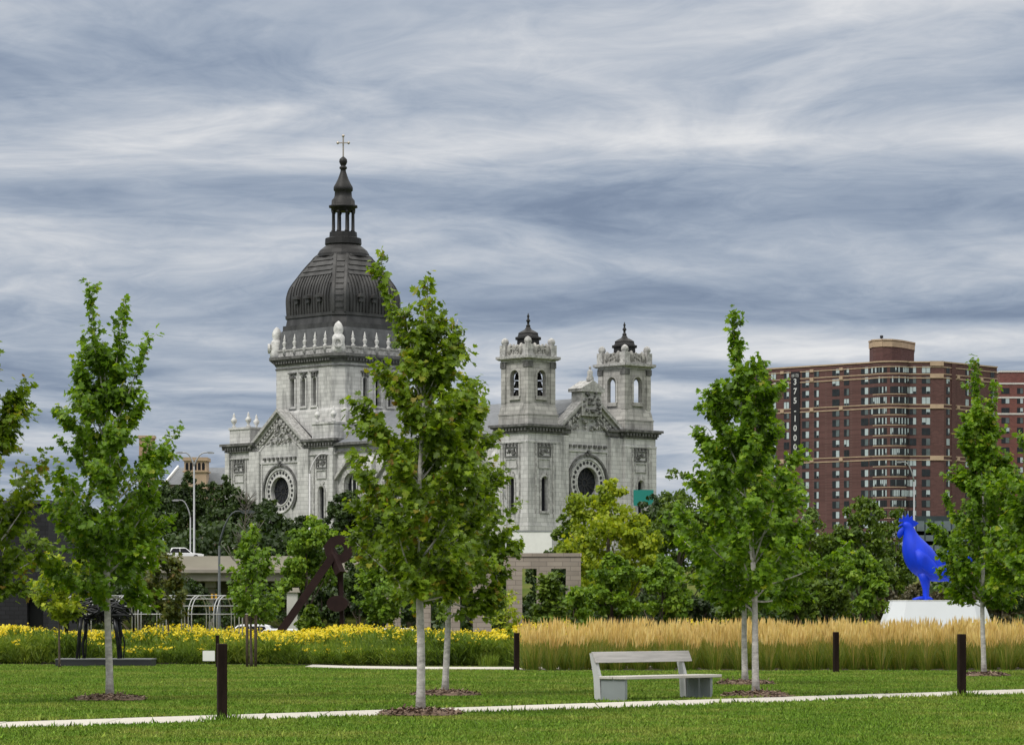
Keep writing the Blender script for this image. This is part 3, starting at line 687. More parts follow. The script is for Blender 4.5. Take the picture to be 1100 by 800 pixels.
def apartments():
    rng = random.Random(8)
    D0 = 850
    P = lambda x, d: Vector((px(x, d), d, 0))
    O = P(950, 870); base = gh(870)
    root = thing('apartment_tower', 'dark red brick apartment tower with tan bands and a black telephone banner', 'apartment building', (O.x, O.y, base))
    A, Bp, Cp, Dp, E = P(800, 877), P(934, 850), P(976, 848), P(1014, 848), P(1071, 866)
    G1, G2 = P(1066, 900), P(800, 912)
    bay = []
    for i in range(13):
        t = i / 12; p = Bp.lerp(Cp, t); bulge = 3.2 * (1 - (2 * t - 1) ** 2) ** .75
        bay.append(p + Vector((-.02, -1, 0)).normalized() * bulge)
    pts = [A] + bay + [Dp, E, G1, G2]
    loc = lambda p: (p.x - O.x, p.y - O.y)
    top = pz(389.5, D0) - base
    m = MB(); m.prism([loc(p) for p in pts], -3, top); m.build('wall', BRICK, root)
    front = [A] + bay + [Dp, E]
    def band(m, z, h, out, pl):
        for p, q in zip(pl[:-1], pl[1:]):
            d = (q - p).normalized(); n = Vector((d.y, -d.x, 0))
            m.ext([(-.05, z), ((q - p).length + .05, z), ((q - p).length + .05, z + h), (-.05, z + h)], p - O - Vector((0, 0, O.z)), d, (0, 0, 1), n, -.1, out)
    rows = [pz(397.6, D0) - base - 2.76 * k for k in range(22)]
    m = MB()
    for y, h in ((394.6, .24), (402.0, .24), (406.2, .28), (434.6, .24), (438.6, .28), (489.8, .24), (494.0, .28)): band(m, pz(y, D0) - base - .2, h, .14, front)
    band(m, top - .15, .36, .25, front)
    m.build('tan_band', TAN, root)
    m = MB()
    for k, z in enumerate(rows):
        if k > 1: band(m, z - 1.25, .2, .14, bay[1:-1])
    m.build('bay_sill', TAN, root)
    def hit(p, q, x):
        a = (x - 550) / F; d = q - p; t = (a * p.y - p.x) / (d.x - a * d.y); return p + d * t
    segs = {'AB': (A, Bp), 'CD': (Cp, Dp), 'DE': (Dp, E)}
    def block(seg, x0, x1, y0, y1, out):
        p, q = segs[seg]; d = (q - p).normalized(); n = Vector((d.y, -d.x, 0)); c = hit(p, q, x0) - O; l = (hit(p, q, x1) - hit(p, q, x0)).length
        m = MB(); m.ext([(0, pz(y1, D0) - base), (l, pz(y1, D0) - base), (l, pz(y0, D0) - base), (0, pz(y0, D0) - base)], c, d, (0, 0, 1), n, -.1, out); m.build('tan_panel', TAN, root)
    for y in (403.9, 436.6, 492): 
        for x in (840.5, 872.3, 903.8): block('AB', x - 1.9, x + 1.9, y - 2, y + 2, .3)
        block('CD', 999, 1013.6, y - 2.1, y + 2.6, .3)
        for x in (1029, 1054): block('DE', x - 1.4, x + 1.4, y - 2, y + 2, .3)
    for x in (840.5, 872.3, 903.8): block('AB', x - 1.8, x + 1.8, 393, 396, .3)
    block('CD', 999, 1013.6, 388.4, 393.6, .4)
    for seg, xs in (('AB', (822,)), ('DE', (1024, 1049))):
        p, q = segs[seg]; d = (q - p).normalized(); n = Vector((d.y, -d.x, 0))
        for x in xs: m = MB(); m.ext([(-.9, -3), (.9, -3), (.9, top), (-.9, top)], hit(p, q, x) - O, d, (0, 0, 1), n, -.1, .22); m.build('brick_pier', BRICK, root)
    cols = [('AB', 865.5, 2.4), ('AB', 877.2, 1.6), ('AB', 898, 2.4), ('AB', 909.5, 1.7), ('AB', 929, 2.4), ('AB', 845, 1.8), ('CD', 980.5, 1.9), ('CD', 994.7, 2.3), ('DE', 1018.2, 1.5), ('DE', 1038.7, 1.5), ('DE', 1044.4, 1.2), ('DE', 1066, 1.8), ('AB', 831, 1.8), ('AB', 815, 1.8)]
    rest = MB()
    for k, z in enumerate(rows):
        for j, (seg, x, w_) in enumerate(cols):
            p, q = segs[seg]; d = (q - p).normalized(); n = Vector((d.y, -d.x, 0))
            c = hit(p, q, x) - O + Vector((0, 0, z))
            kind = rng.choice((0, 0, 0, 0, 2, 2, 1, 3) if j != 1 else (0, 0, 0, 2))
            if k < 7 and j < 12:
                m = MB(); window_mb(m, (0, 0, 0), d, n, w_, 1.9, kind, rng)
                m.build('window', AW, root, c)
            else: window_mb(rest, c, d, n, w_, 1.9, kind, rng)
        for a, b in ((0, 5), (6, 12)):
            m = MB()
            for i in range(a, b):
                p, q = bay[i], bay[i + 1]; d = (q - p).normalized(); n = Vector((d.y, -d.x, 0))
                window_mb(m, (p + q) / 2 - O + Vector((0, 0, z)), d, n, (q - p).length + .02, 1.8, rng.choice((0, 1, 1, 2, 3, 0)), rng)
            if k < 8: m.build('bay_window', AW, root)
            else: rest.add(m.v, m.f, 0); rest.m[-len(m.f):] = m.m
    put(rest.build('window', AW, root), kind='stuff')
    m = MB(); pp = [(934, 858), (938, 852.5), (948, 850.6), (958, 851), (968, 854), (982, 862), (981, 880), (936, 884)]
    pl = [P(*a) for a in pp]
    zt = pz(364, D0) - base
    m.prism([loc(p) for p in pl], top - .5, zt); ph = m.build('penthouse', BRICK, root)
    m = MB(); band(m, zt - 2.0, 1.5, .2, pl[:-1]); band(m, zt - .35, .4, .35, pl[:-1]); m.build('tan_band', TAN, ph)
    m = MB(); c = loc(P(947, 858)); m.lathe([(.12, zt), (.1, zt + .9), (.45, zt + .9), (.45, zt + 1.6), (.1, zt + 1.7)], c, 8); m.build('roof_vent', WFRAME, ph)
    # banners down the facade
    def banner(x, y0, y1, chars, label, hw):
        p, q = A, Bp; d = (q - p).normalized(); n = Vector((d.y, -d.x, 0)); c = hit(p, q, x) + n * .3
        z0, z1 = pz(y1, D0), pz(y0, D0)
        r = thing('hanging_banner', label, 'banner', (c.x, c.y, z0), math.atan2(d.y, d.x))
        m = MB(); m.box(-hw, hw, -.06, .06, 0, z1 - z0); m.build('cloth', BANNER, r)
        for ch, y, size in chars:
            cu = bpy.data.curves.new('lettering', 'FONT'); cu.body = ch; cu.size = size; cu.align_x = 'CENTER'; cu.align_y = 'CENTER'; cu.extrude = .02; cu.offset = .05 if size > 2 else 0
            o = bpy.data.objects.new('t', cu); COL.objects.link(o); bpy.context.view_layer.update()
            me = bpy.data.meshes.new_from_object(o.evaluated_get(bpy.context.evaluated_depsgraph_get())); bpy.data.objects.remove(o); me.name = 'lettering'
            me.materials.clear(); me.materials.append(BANW)
            t = bpy.data.objects.new('lettering', me); COL.objects.link(t); t.parent = r; t.location = (0, -.09, pz(y, D0) - z0); t.rotation_euler = (math.pi / 2, 0, 0)
    ys = [405.8, 416, 426.3, 437, 446, 456.5, 467, 477]
    banner(855, 394.5, 486, list(zip('375-1000', ys, [2.25] * 8)) + [('(612)', 398.6, 1.1)], 'long black banner with white telephone digits on the brick tower', 1.45)
    banner(826, 402, 500, [('V', 441.6, 2.1), ('I', 449, 2.1), ('T', 458, 2.1)], 'narrow black banner lettered VIT beside the telephone banner', 1.0)
    # glazed low block at the foot
    x0, x1, d = px(984, 760), px(1060, 760), 760
    b2 = gh(d)
    r = thing('glass_office', 'low grey glass block at the foot of the brick tower', 'building', ((x0 + x1) / 2, d, b2))
    w_ = (x1 - x0) / 2; h = pz(554, d) - b2
    m = MB(); m.box(-w_, w_, 0, 14, -3, h); m.build('wall', mat('dark_teal_panel', (0.03, 0.045, 0.05), 0.4, 0.2, .5), r)
    m = MB()
    for i in range(8):
        for j in range(5): m.box(-w_ + .2 + i * w_ / 4, -w_ + w_ / 4 - .15 + i * w_ / 4, -.05, .02, h - 2.6 - j * 2.4 - 2, h - 1.2 - j * 2.4)
    m.build('window', mat('pale_glass', (0.10, 0.13, 0.14), 0.1, 0.3, .4, spec=.8), r)
    # second, lighter tower at the right edge
    d = 930; x0, x1 = px(1072, d), px(1175, d); b2 = gh(d); h = pz(411, d) - b2
    r = thing('apartment_block', 'lighter red brick block with white bands cut off by the right edge', 'apartment building', ((x0 + x1) / 2, d, b2))
    w_ = (x1 - x0) / 2
    m = MB(); m.box(-w_, w_, 0, 20, -3, h); m.box(-w_ + .8, w_ - 2, 2, 18, h, h + 3.2); m.build('wall', BRICK2, r)
    m = MB()
    for z in (h - .5, h - 4.6, h - 9.4): m.box(-w_ - .15, w_ + .15, -.15, .3, z, z + .5)
    m.box(-w_ + .6, w_ - 1.8, 1.8, 18, h + 3.2, h + 3.7)
    m.build('white_band', mat('pale_concrete', (.55, .53, .5), .8, .1, 1), r)
    n = 0; rest = MB()
    for k in range(20):
        for j in range(7):
            c = Vector((-w_ + 2.2 + j * 4.3, 0, h - 2.4 - k * 2.9))
            if k < 12: 
                m = MB(); window_mb(m, (0, 0, 0), (1, 0, 0), (0, -1, 0), 2.4 if j % 2 == 0 else 1.8, 1.7, rng.choice((0, 1, 2, 1)), rng); m.build('window', AW, r, c)
            else: window_mb(rest, c, (1, 0, 0), (0, -1, 0), 2.2, 1.7, rng.choice((0, 1, 2, 1)), rng)
    put(rest.build('window', AW, r), kind='stuff')
    # low far roof with tan tower, left of the church
    d = 620; b2 = gh(d)
    r = thing('school_building', 'grey roofed building with tan arcaded tower left of the church', 'building', (px(205, d), d, b2))
    s = d / F
    m = MB(); zt = pz(491.5, d) - b2; tx0, tx1 = px(199, d) - px(205, d), px(222.5, d) - px(205, d); tw = (tx1 - tx0) / 2; tc_ = (tx0 + tx1) / 2
    m.box(tc_ - tw, tc_ + tw, -2, 4, -3, zt); tb = m.build('tower_wall', mat('tan_render', (.42, .31, .22), .85, .15, .5), r)
    m = MB(); m.box(tc_ - tw - .3, tc_ + tw + .3, -2.3, 4.3, zt - .7, zt); m.box(tc_ - tw - .3, tc_ + tw + .3, -2.3, 4.3, zt - 2.9, zt - 2.6); m.build('tower_cornice', TAN, r)
    for i in range(5):
        m = MB(); xx = tc_ - tw + .55 + i * (2 * tw - 1.1) / 4
        m.ext([(-.28, 0), (.28, 0), (.28, 1.2), (.14, 1.45), (-.14, 1.45), (-.28, 1.2)], (xx, -2, zt - 2.5), (1, 0, 0), (0, 0, 1), (0, -1, 0), -.1, .04); m.build('arched_window', DARKGLASS, r)
    m = MB(); xl, xr = px(176, d) - px(205, d), px(262, d) - px(205, d); ze, zr = pz(520, d) - b2, pz(500, d) - b2
    m.add([(xl, 1, ze), (xr, 1, ze), (xr + 2, 8, zr), (xl + 2, 8, zr), (xl, 15, ze), (xr, 15, ze)], [(0, 1, 2, 3), (3, 2, 5, 4), (0, 3, 4), (1, 5, 2)]); m.build('roof', SLATE, r)
    m = MB(); m.box(xl + .5, xr - .5, 1.5, 14.5, -3, ze); m.build('wall', mat('brown_wall', (.2, .15, .12), .85, .15, .5), r)
    m = MB(); m.bar((xl, .8, ze + .1), (xl + 2, 8, zr + .2), .3, .5); m.build('gable_edge', WHITE, r)
    d = 700; b2 = gh(d); h = pz(471, d) - b2
    r = thing('tan_stack', 'tan brick stack showing through the leaves of the left maple', 'chimney', (px(158, d), d, b2))
    m = MB(); m.prism([(-1.6, -1.6), (1.6, -1.6), (1.6, 1.6), (-1.6, 1.6)], -3, h); m.build('shaft', mat('tan_stack_brick', (.36, .24, .17), .85, .15, .6), r)
    m = MB(); m.box(-1.85, 1.85, -1.85, 1.85, h, h + .6); m.build('cap', TAN, r)
apartments()

# ------------------------------------------------------------------ mid distance: bridge, cars, lamps, walls, sculptures
CONC = mat('bridge_concrete', (0.40, 0.36, 0.31), 0.85, 0.14, 0.5, stretch=(.4, 1, 1))
CONC2 = mat('girder_concrete', (0.27, 0.245, 0.215), 0.85, 0.15, 0.4)
ASPH = mat('asphalt', (0.05, 0.05, 0.052), 0.9, 0.2, 1)
GALV = mat('galvanised_steel', (0.30, 0.31, 0.32), 0.45, 0.12, 2, metal=.4)
DARKPOLE = mat('dark_green_pole', (0.05, 0.06, 0.06), 0.5, 0.2, 2)
def bridge():
    d = 350; xa, xb = px(-60, d), px(560, d); zt = pz(597, d); yw = 25
    base = gh(d)
    r = thing('highway_bridge', 'tan concrete highway bridge passing behind the garden', 'bridge', (px(240, d), d, base))
    ox = px(240, d); a, b = xa - ox, xb - ox; T = zt - base
    m = MB(); m.box(a, b, 0, .35, T - 1.5, T); m.box(a, b, yw - .35, yw, T - 1.5, T); m.build('parapet', CONC, r)
    m = MB(); m.box(a, b, -.25, yw + .2, T - 1.85, T - 1.5); m.box(a, b, .35, yw - .35, T - 1.5, T - 1.2, 0); m.build('deck', CONC2, r)
    m = MB()
    for y in (.4, 3.9, 7.4, 10.9, 14.4, 17.9, 21.4, 24.0): m.box(a, b, y, y + .6, T - 2.75, T - 1.85)
    m.build('girder', CONC2, r)
    for x in (224, 20, 420):
        c = px(x, d) - ox
        for y in (4, 20):
            m = MB(); m.lathe([(.42, -2), (.42, T - 3.4)], (c, y), 14); m.build('column', CONC, r)
        m = MB(); m.box(c - .6, c + .6, 2.2, 24, T - 3.45, T - 2.75); m.build('pier_cap', CONC2, r)
    return T + base - 1.2
deck_z = bridge()
r_ = thing('concrete_pier', 'pale square concrete pier left of the rust brown sculpture', 'pier', (px(314, 215), 215, gh(215)))
m = MB(); w_ = 5.4 * 215 / F
m.box(-w_, w_, -.5, .5, -.5, pz(636, 215) - gh(215)); m.build('shaft', mat('pale_pier', (.5, .49, .46), .8, .15, .6), r_)
m = MB(); m.box(-w_ - .15, w_ + .15, -.65, .65, pz(636, 215) - gh(215), pz(631, 215) - gh(215)); m.build('cap', CONC, r_)

TYRE = mat('tyre_rubber', (.015, .015, .015), .8, .1, 3)
RIM = mat('wheel_rim', (.35, .35, .36), .35, .1, 3, metal=.7)
LAMPG = mat('headlight_glass', (.6, .6, .58), .15, .05, 3)
TAIL = mat('tail_light', (.35, .02, .02), .3, .1, 3)
def car(label, x, y, z, rz, colour, suv=False, group=None):
    r = thing('parked_car' if y < 300 else 'car', label, 'car', (x, y, z), rz, group)
    hw = .88; L2 = 2.25; H = 1.62 if suv else 1.43; sh = .92 if suv else .82
    m = MB()
    side = [(-L2, .35), (-L2 + .08, .30), (L2 - .1, .28), (L2, .42), (L2 - .02, .62), (L2 - .25, .74), (.95, sh), (-L2 + .45, sh + .02), (-L2 + .02, sh - .05)]
    m.ext(side, (0, 0, 0), (1, 0, 0), (0, 0, 1), (0, 1, 0), -hw, hw)
    roof = [(1.0, sh), (.3, H - .06), (.1, H), (-1.1, H), (-1.35, H - .05), (-L2 + (.25 if suv else .75), sh)]
    v = [(a, -hw + (.04 if b < H - .2 else .17), b) for a, b in roof] + [(a, hw - (.04 if b < H - .2 else .17), b) for a, b in roof]
    n = len(roof); m.add(v, [tuple(range(n)), tuple(range(n, 2 * n))[::-1]] + [(i, n + i, n + (i + 1) % n, (i + 1) % n) for i in range(n)])
    b = recalc(m.build('body', mat('car_paint', colour, .25, .03, 1, spec=.6), r))
    bv = b.modifiers.new('bevel', 'BEVEL'); bv.width = .05; bv.segments = 2; bv.limit_method = 'ANGLE'
    for sg in (-1, 1):
        m = MB(); m.add([(.78, sg * (hw - .03), sh + .04), (.26, sg * (hw - .15), H - .1), (-.35, sg * (hw - .15), H - .1), (-.35, sg * (hw - .03), sh + .04)], [(0, 1, 2, 3)])
        m.add([(-.42, sg * (hw - .03), sh + .04), (-.42, sg * (hw - .15), H - .1), (-1.15, sg * (hw - .15), H - .1), (-1.5, sg * (hw - .03), sh + .04)], [(0, 1, 2, 3)])
        m.build('side_window', DARKGLASS, r)
    for s, e in ((1, 1), (-1, -1)):
        m = MB()
        if s > 0: m.add([(.99, -.72, sh + .04), (.99, .72, sh + .04), (.36, .62, H - .1), (.36, -.62, H - .1)], [(0, 1, 2, 3)])
        else: m.add([(-1.4, -.62, H - .1), (-1.4, .62, H - .1), (-L2 + (.25 if suv else .72), .72, sh + .05), (-L2 + (.25 if suv else .72), -.72, sh + .05)], [(0, 1, 2, 3)])
        m.build('windscreen', DARKGLASS, r, (.03 * s, 0, .02))
    for a in (-1.35, 1.38):
        for sg in (-1, 1):
            m = MB(); k = [(.32 * math.cos(i * math.pi / 10), .32 * math.sin(i * math.pi / 10)) for i in range(20)]
            m.ext(k, (a, sg * (hw - .1), .32), (1, 0, 0), (0, 0, 1), (0, sg, 0), -.1, .12); w = m.build('wheel', TYRE, r)
            m = MB(); m.ext([(p * .62, q * .62) for p, q in k], (a, sg * (hw - .1), .32), (1, 0, 0), (0, 0, 1), (0, sg, 0), .1, .135); m.build('rim', RIM, w)
    for sg in (-1, 1):
        m = MB(); m.box(L2 - .12, L2 + .015, sg * .5, sg * .8, .55, .7); m.build('headlight', LAMPG, r)
        m = MB(); m.box(-L2 - .02, -L2 + .1, sg * .55, sg * .82, .62, .8); m.build('tail_light', TAIL, r)
    return r
car('white sedan driving on the bridge deck above its parapet', px(197, 352.5), 352.4, deck_z + .75, .12, (.75, .76, .77))
car('white car glimpsed under the bridge left of the bare tree', px(262, 168), 168, -.53, math.pi, (.72, .73, .74), True)
car('pale car parked low behind the foot of the rust brown beam', px(291, 160), 160, -.53, math.pi, (.66, .68, .7))
car('bright red car almost hidden behind yellow flowers', px(404, 170), 170, -.53, 1.3, (.5, .02, .015))
car('white car behind the flowers between the stone piers', px(438, 168), 168, -.53, 0, (.75, .75, .75))

def lamp_post(label, x, ybase_d, ytop, arms, r0, mt, arm_drop=.6, steep=1.2):
    d = ybase_d; z0 = gh(d); H = pz(ytop, d) - z0
    r = thing('street_lamp', label, 'street lamp', (px(x, d), d, z0))
    m = MB(); m.lathe([(r0 * 1.9, 0), (r0 * 1.9, .5), (r0 * 1.15, .6), (r0 * .75, H - steep)], (0, 0), 10); m.build('pole', mt, r)
    for ax in arms:
        l = ax * d / F
        m = MB(); pts = [(l * (1 - math.cos(t * math.pi / 16)) if False else l * (t / 8) ** 1.25, 0, H - steep + steep * math.sin(min(1, t / 6.5) * math.pi / 2)) for t in range(9)]
        m.tube(pts, [r0 * .75] * 3 + [r0 * .6] * 6, 8); m.build('arm', mt, r)
        m = MB(); e = pts[-1]; sx = 1 if l > 0 else -1
        m.ext([(0, -.06), (.15, -.14), (.75, -.12), (.85, 0), (.5, .1), (0, .08)], (e[0] - sx * .1, -.16, e[2]), (sx, 0, 0), (0, 0, 1), (0, 1, 0), 0, .32); m.build('lamp_head', mt, r)
lamp_post('tall pale street lamp with two arms standing beside the bridge car', 208.5, 375, 486, (-13, 15), .13, GALV, steep=1.6)
lamp_post('short pale lamp with one arm to the left behind the bridge', 204.5, 372, 537, (-13,), .1, GALV, steep=2.0)
lamp_post('dark street lamp curving right in front of the bridge', 235.5, 185, 549, (25,), .085, DARKPOLE, steep=2.0)
lamp_post('slim white lamp curving right before the church rose window', 332.5, 380, 487, (18,), .12, mat('white_pole', (.52, .52, .52), .5, .1, 2), steep=2.4)
lamp_post('thin grey lamp curving left before the near bell tower', 543.5, 380, 517, (-17,), .07, GALV, steep=2.2)
lamp_post('grey lamp with its arm to the left in front of the apartment tower', 982, 420, 496, (-14,), .12, GALV, steep=2.6)
lamp_post('thin lamp whose arm shows beside the right pair of maples', 766, 410, 457, (-15,), .07, GALV, steep=1.6)

def hway_sign(name, label, x0, x1, y0, y1, d, colour):
    r = thing(name, label, 'sign', (px((x0 + x1) / 2, d), d, gh(d)))
    w_ = (x1 - x0) / 2 * d / F; z0, z1 = pz(y1, d) - gh(d), pz(y0, d) - gh(d)
    m = MB(); m.box(-w_, w_, -.05, .05, z0, z1); m.build('panel', mat('sign_paint', colour, .5, .06, .5), r)
    for s in (-.6, .6):
        m = MB(); m.box(w_ * s - .08, w_ * s + .08, .05, .2, -.3, z1 - .1); m.build('post', GALV, r)
hway_sign('highway_sign', 'plain teal green highway sign in front of the far bell tower', 680.5, 702, 526, 543, 360, (.012, .20, .17))
hway_sign('road_sign', 'small orange road sign seen under the maple by the blue bird', 1043, 1050.5, 612, 618, 240, (.75, .13, .03))
r_ = thing('white_hoarding', 'plain white hoarding below the near bell tower', 'hoarding', (px(572, 425), 425, gh(425)))
m = MB(); m.box(-3.4, 2.6, -.1, .1, -.5, pz(569.5, 425) - gh(425)); m.build('panel', WHITE, r_)
m = MB(); m.box(-3.4, 2.6, -.16, -.1, pz(571, 425) - gh(425), pz(569.5, 425) - gh(425)); m.build('top_rail', GALV, r_)

# traffic signal under the bridge
d = 190; r_ = thing('traffic_signal', 'yellow traffic signal heads on a pole under the bridge', 'traffic light', (px(230.6, d), d, 0))
YEL = mat('signal_yellow', (.62, .33, .02), .5, .08, 2)
m = MB(); m.lathe([(.09, 0), (.07, pz(640, d))], (0, 0), 8); m.build('pole', DARKPOLE, r_)
for x, y0, y1, w_ in ((230.2, 637.5, 643, .17), (227.2, 650.5, 655.5, .1)):
    m = MB(); cx = px(x, d) - px(230.6, d); m.box(cx - w_, cx + w_, -.28, -.06, pz(y1, d), pz(y0, d)); h = m.build('signal_head', YEL, r_)
    m = MB()
    for i in range(3):
        zc_ = pz(y1, d) + (pz(y0, d) - pz(y1, d)) * (i + .5) / 3; m.lathe([(.045, zc_ - .045), (.06, zc_), (.045, zc_ + .045)], (cx, -.3), 8)
    m.build('lens', DARKGLASS, h)

# dark block building at the left edge
d = 150; xr = px(52, d); r_ = thing('dark_block_building', 'black block garden building with a dark doorway at the left edge', 'building', (px(20, d), d, 0))
ox = px(20, d); hh = pz(541, d)
m = MB(); m.box(px(-140, d) - ox, xr - ox, 0, 10, -.3, hh)
b_ = m.build('wall', masonry('black_block', (.022, .022, .026), (.012, .012, .013), .42, .2, .015, .2, .25, (.012, .012, .012)), r_)
k = MB(0); k.box(px(29, d) - ox, px(46.5, d) - ox, -1, .9, -1, pz(640, d)); cut(b_, k)
m = MB(); m.box(px(29, d) - ox, px(46.5, d) - ox, .82, .88, -.2, pz(640, d) - .01); m.build('door', mat('black_door', (.006, .006, .007), .5, .1, 2), r_)
m = MB(); m.box(px(-140, d) - ox - .1, xr - ox + .1, -.1, 10.1, hh, hh + .18); m.build('coping', mat('dark_coping', (.05, .05, .055), .7, .1, 2), r_)

# stone arcade
d = 125; BLOCK = masonry('beige_block', (.33, .285, .24), (.20, .17, .145), .62, .185, .012, .12, .35, (.16, .14, .12))
r_ = thing('stone_arcade', 'beige stone block arcade with square openings and a flat top', 'stone wall', (px(520, d), d, 0)); ox = px(520, d)
edges = [(415, 430), (447, 462.5), (478, 494), (508, 528), (544, 561), (576.5, 592), (608, 624)]
zo = pz(610.5, d); zt = pz(597.5, d)
for i, (a, b) in enumerate(edges):
    m = MB(); m.box(px(a, d) - ox, px(b, d) - ox, 0, .62, -.2, zo); m.build('pier', BLOCK, r_)
m = MB(); m.box(px(415, d) - ox, px(624, d) - ox, 0, .62, zo, zt); m.build('lintel', BLOCK, r_)
m = MB(); m.box(px(414.4, d) - ox, px(624.8, d) - ox, -.04, .66, zt, pz(593.8, d)); m.build('coping', BLOCK, r_)

# metal trellis tunnel
d0 = 112; ya = math.radians(14)
r_ = thing('trellis_tunnel', 'long galvanised hoop trellis behind the yellow flowers', 'trellis', (px(268, d0), d0, 0), math.pi - ya)
TUB = mat('trellis_tube', (.40, .41, .41), .4, .12, 3, metal=.35)
Lh = 6.6; hw = .95; zs = 1.62; zt = 2.28
def hoop_pt(a): return (hw * math.cos(a), zs + (zt - zs) * math.sin(a))
for i in range(8):
    for off in (-.06, .06):
        m = MB(); x = i * Lh / 7 + off
        m.tube([(x, hw, 0), (x, hw, zs)] + [(x, *hoop_pt(math.pi * k / 12)) for k in range(1, 12)] + [(x, -hw, zs), (x, -hw, 0)], .02, 6); m.build('hoop', TUB, r_)
for a in (0, .45, .95, 1.57, 2.2, 2.7, math.pi):
    y, z = hoop_pt(a); m = MB(); m.tube([(-.1, y, z), (Lh + .1, y, z)], .018, 6); m.build('rail', TUB, r_)
for z in ():
    for y in (-hw, hw): m = MB(); m.tube([(-.1, y, z), (Lh + .1, y, z)], .014, 6); m.build('rail', TUB, r_)

# steel beam sculpture
d = 140; RUST = mat('rust_brown_steel', (.024, .0125, .0115), .7, .3, 2, bump=.1, spec=.15)
r_ = thing('steel_sculpture', 'rust brown steel beam sculpture with a ring and a disc', 'sculpture', (px(350, d), d, 0)); ox = px(350, d)
q = lambda x, y: (px(x, d) - ox, pz(y, d))
a, b = q(284, 700), q(357, 598)
m = MB(); m.bar((a[0], -.1, -.2), (b[0], -.1, b[1]), .3, .34); m.build('raking_beam', RUST, r_)
a = q(363.5, 600); m = MB(); m.bar((a[0] + .2, 1.2, -.2), (a[0], .1, a[1]), .2, .3, up=(0, 1, 0)); m.build('upright_beam', RUST, r_)
a = q(352, 584); b = q(366, 616); m = MB(); m.bar((a[0], .3, a[1]), (b[0], -.3, b[1]), .3, .36); m.bar((b[0], .3, b[1] + .1), (b[0] + .05, .3, -.1), .18, .2, up=(0, 1, 0)); m.build('cross_beam', RUST, r_)
c = q(364, 590); m = MB(); n = 28
for i in range(n):
    p, s = 2 * math.pi * i / n, 2 * math.pi * (i + 1) / n; ro, ri = .63, .22
    m.ext([(ri * math.cos(p), ri * math.sin(p)), (ro * math.cos(p), ro * math.sin(p)), (ro * math.cos(s), ro * math.sin(s)), (ri * math.cos(s), ri * math.sin(s))], (c[0], 0, c[1]), (1, 0, 0), (0, 0, 1), (0, -1, 0), -.06, .06)
m.build('ring', RUST, r_)
c = q(362.5, 648); m = MB(); m.ext([(.47 * math.cos(i * math.pi / 12), .36 * math.sin(i * math.pi / 12)) for i in range(24)], (c[0], -.1, c[1]), (1, 0, 0), (0, 0, 1), (0, -1, 0), -.1, .1); m.build('disc', RUST, r_)

# sculpture of dark branches on a low plinth
d = 99; r_ = thing('sculpture_plinth', 'low dark flat plinth carrying the branch animal', 'plinth', (px(114, d), d, 0))
w_ = 51 * d / F
m = MB(); m.box(-w_, w_, -.7, .7, -.1, .2); m.build('block', mat('dark_plinth', (.03, .032, .036), .6, .15, 2), r_)
m = MB(); m.box(-w_ - .02, w_ + .02, -.72, .72, .2, .235); m.build('top_slab', mat('grey_slab', (.16, .165, .17), .6, .15, 2), r_)
s_ = thing('branch_sculpture', 'dark four legged animal sculpture made of bent branches', 'sculpture', (px(106, d), d, .235))
BR = mat('dark_bronze_branch', (.018, .019, .021), .35, .4, 4, metal=.6)
rg = random.Random(21)
legs = [(-.62, -.25), (-.5, .25), (.62, -.25), (.7, .25)]
for x, y in legs:
    m = MB(); m.tube([(x + rg.uniform(-.05, .05), y, 0), (x + rg.uniform(-.06, .06), y, .45), (x * .95 + rg.uniform(-.06, .06), y, .8), (x * .85, y * .8, 1.25)], [.04, .045, .06, .08], 7)
    m.tube([(x + .05, y, 0), (x + .08, y, .5), (x * .8, y, 1.3)], .022, 6); m.build('leg', BR, s_)
m = MB()
for i in range(46):
    t0 = rg.uniform(-.95, .3); z = rg.uniform(1.2, 1.75); y = rg.uniform(-.32, .32); l = rg.uniform(.5, 1.1)
    m.tube([(t0, y, z + rg.uniform(-.1, .1)), (t0 + l * .5, y * 1.15, z + rg.uniform(-.05, .18)), (min(.98, t0 + l), y * .8, z + rg.uniform(-.2, .1))], [.03, .04, .02], 5)
for i in range(16):
    y = rg.uniform(-.3, .3); x = rg.uniform(-.9, .9); m.tube([(x, y, 1.75), (x + rg.uniform(-.2, .2), y * 1.4, 1.45), (x + rg.uniform(-.3, .3), y * .6, 1.1)], .025, 5)
m.build('body', BR, s_)
m = MB()
for i in range(12): m.tube([(-.75 + rg.uniform(-.1, .1), rg.uniform(-.12, .12), 1.6), (-.95 + rg.uniform(-.08, .08), rg.uniform(-.1, .1), 1.4 + rg.uniform(0, .2)), (-1.0 + rg.uniform(-.1, .1), rg.uniform(-.08, .08), .85 + rg.uniform(-.1, .15))], [.04, .035, .02], 5)
m.build('neck_and_head', BR, s_)
m = MB()
for i in range(4): m.tube([(.9, 0, 1.6), (1.08 + rg.uniform(-.04, .06), rg.uniform(-.05, .05), 1.3), (1.1 + rg.uniform(-.06, .06), 0, .8)], [.03, .02, .01], 5)
m.build('tail', BR, s_)

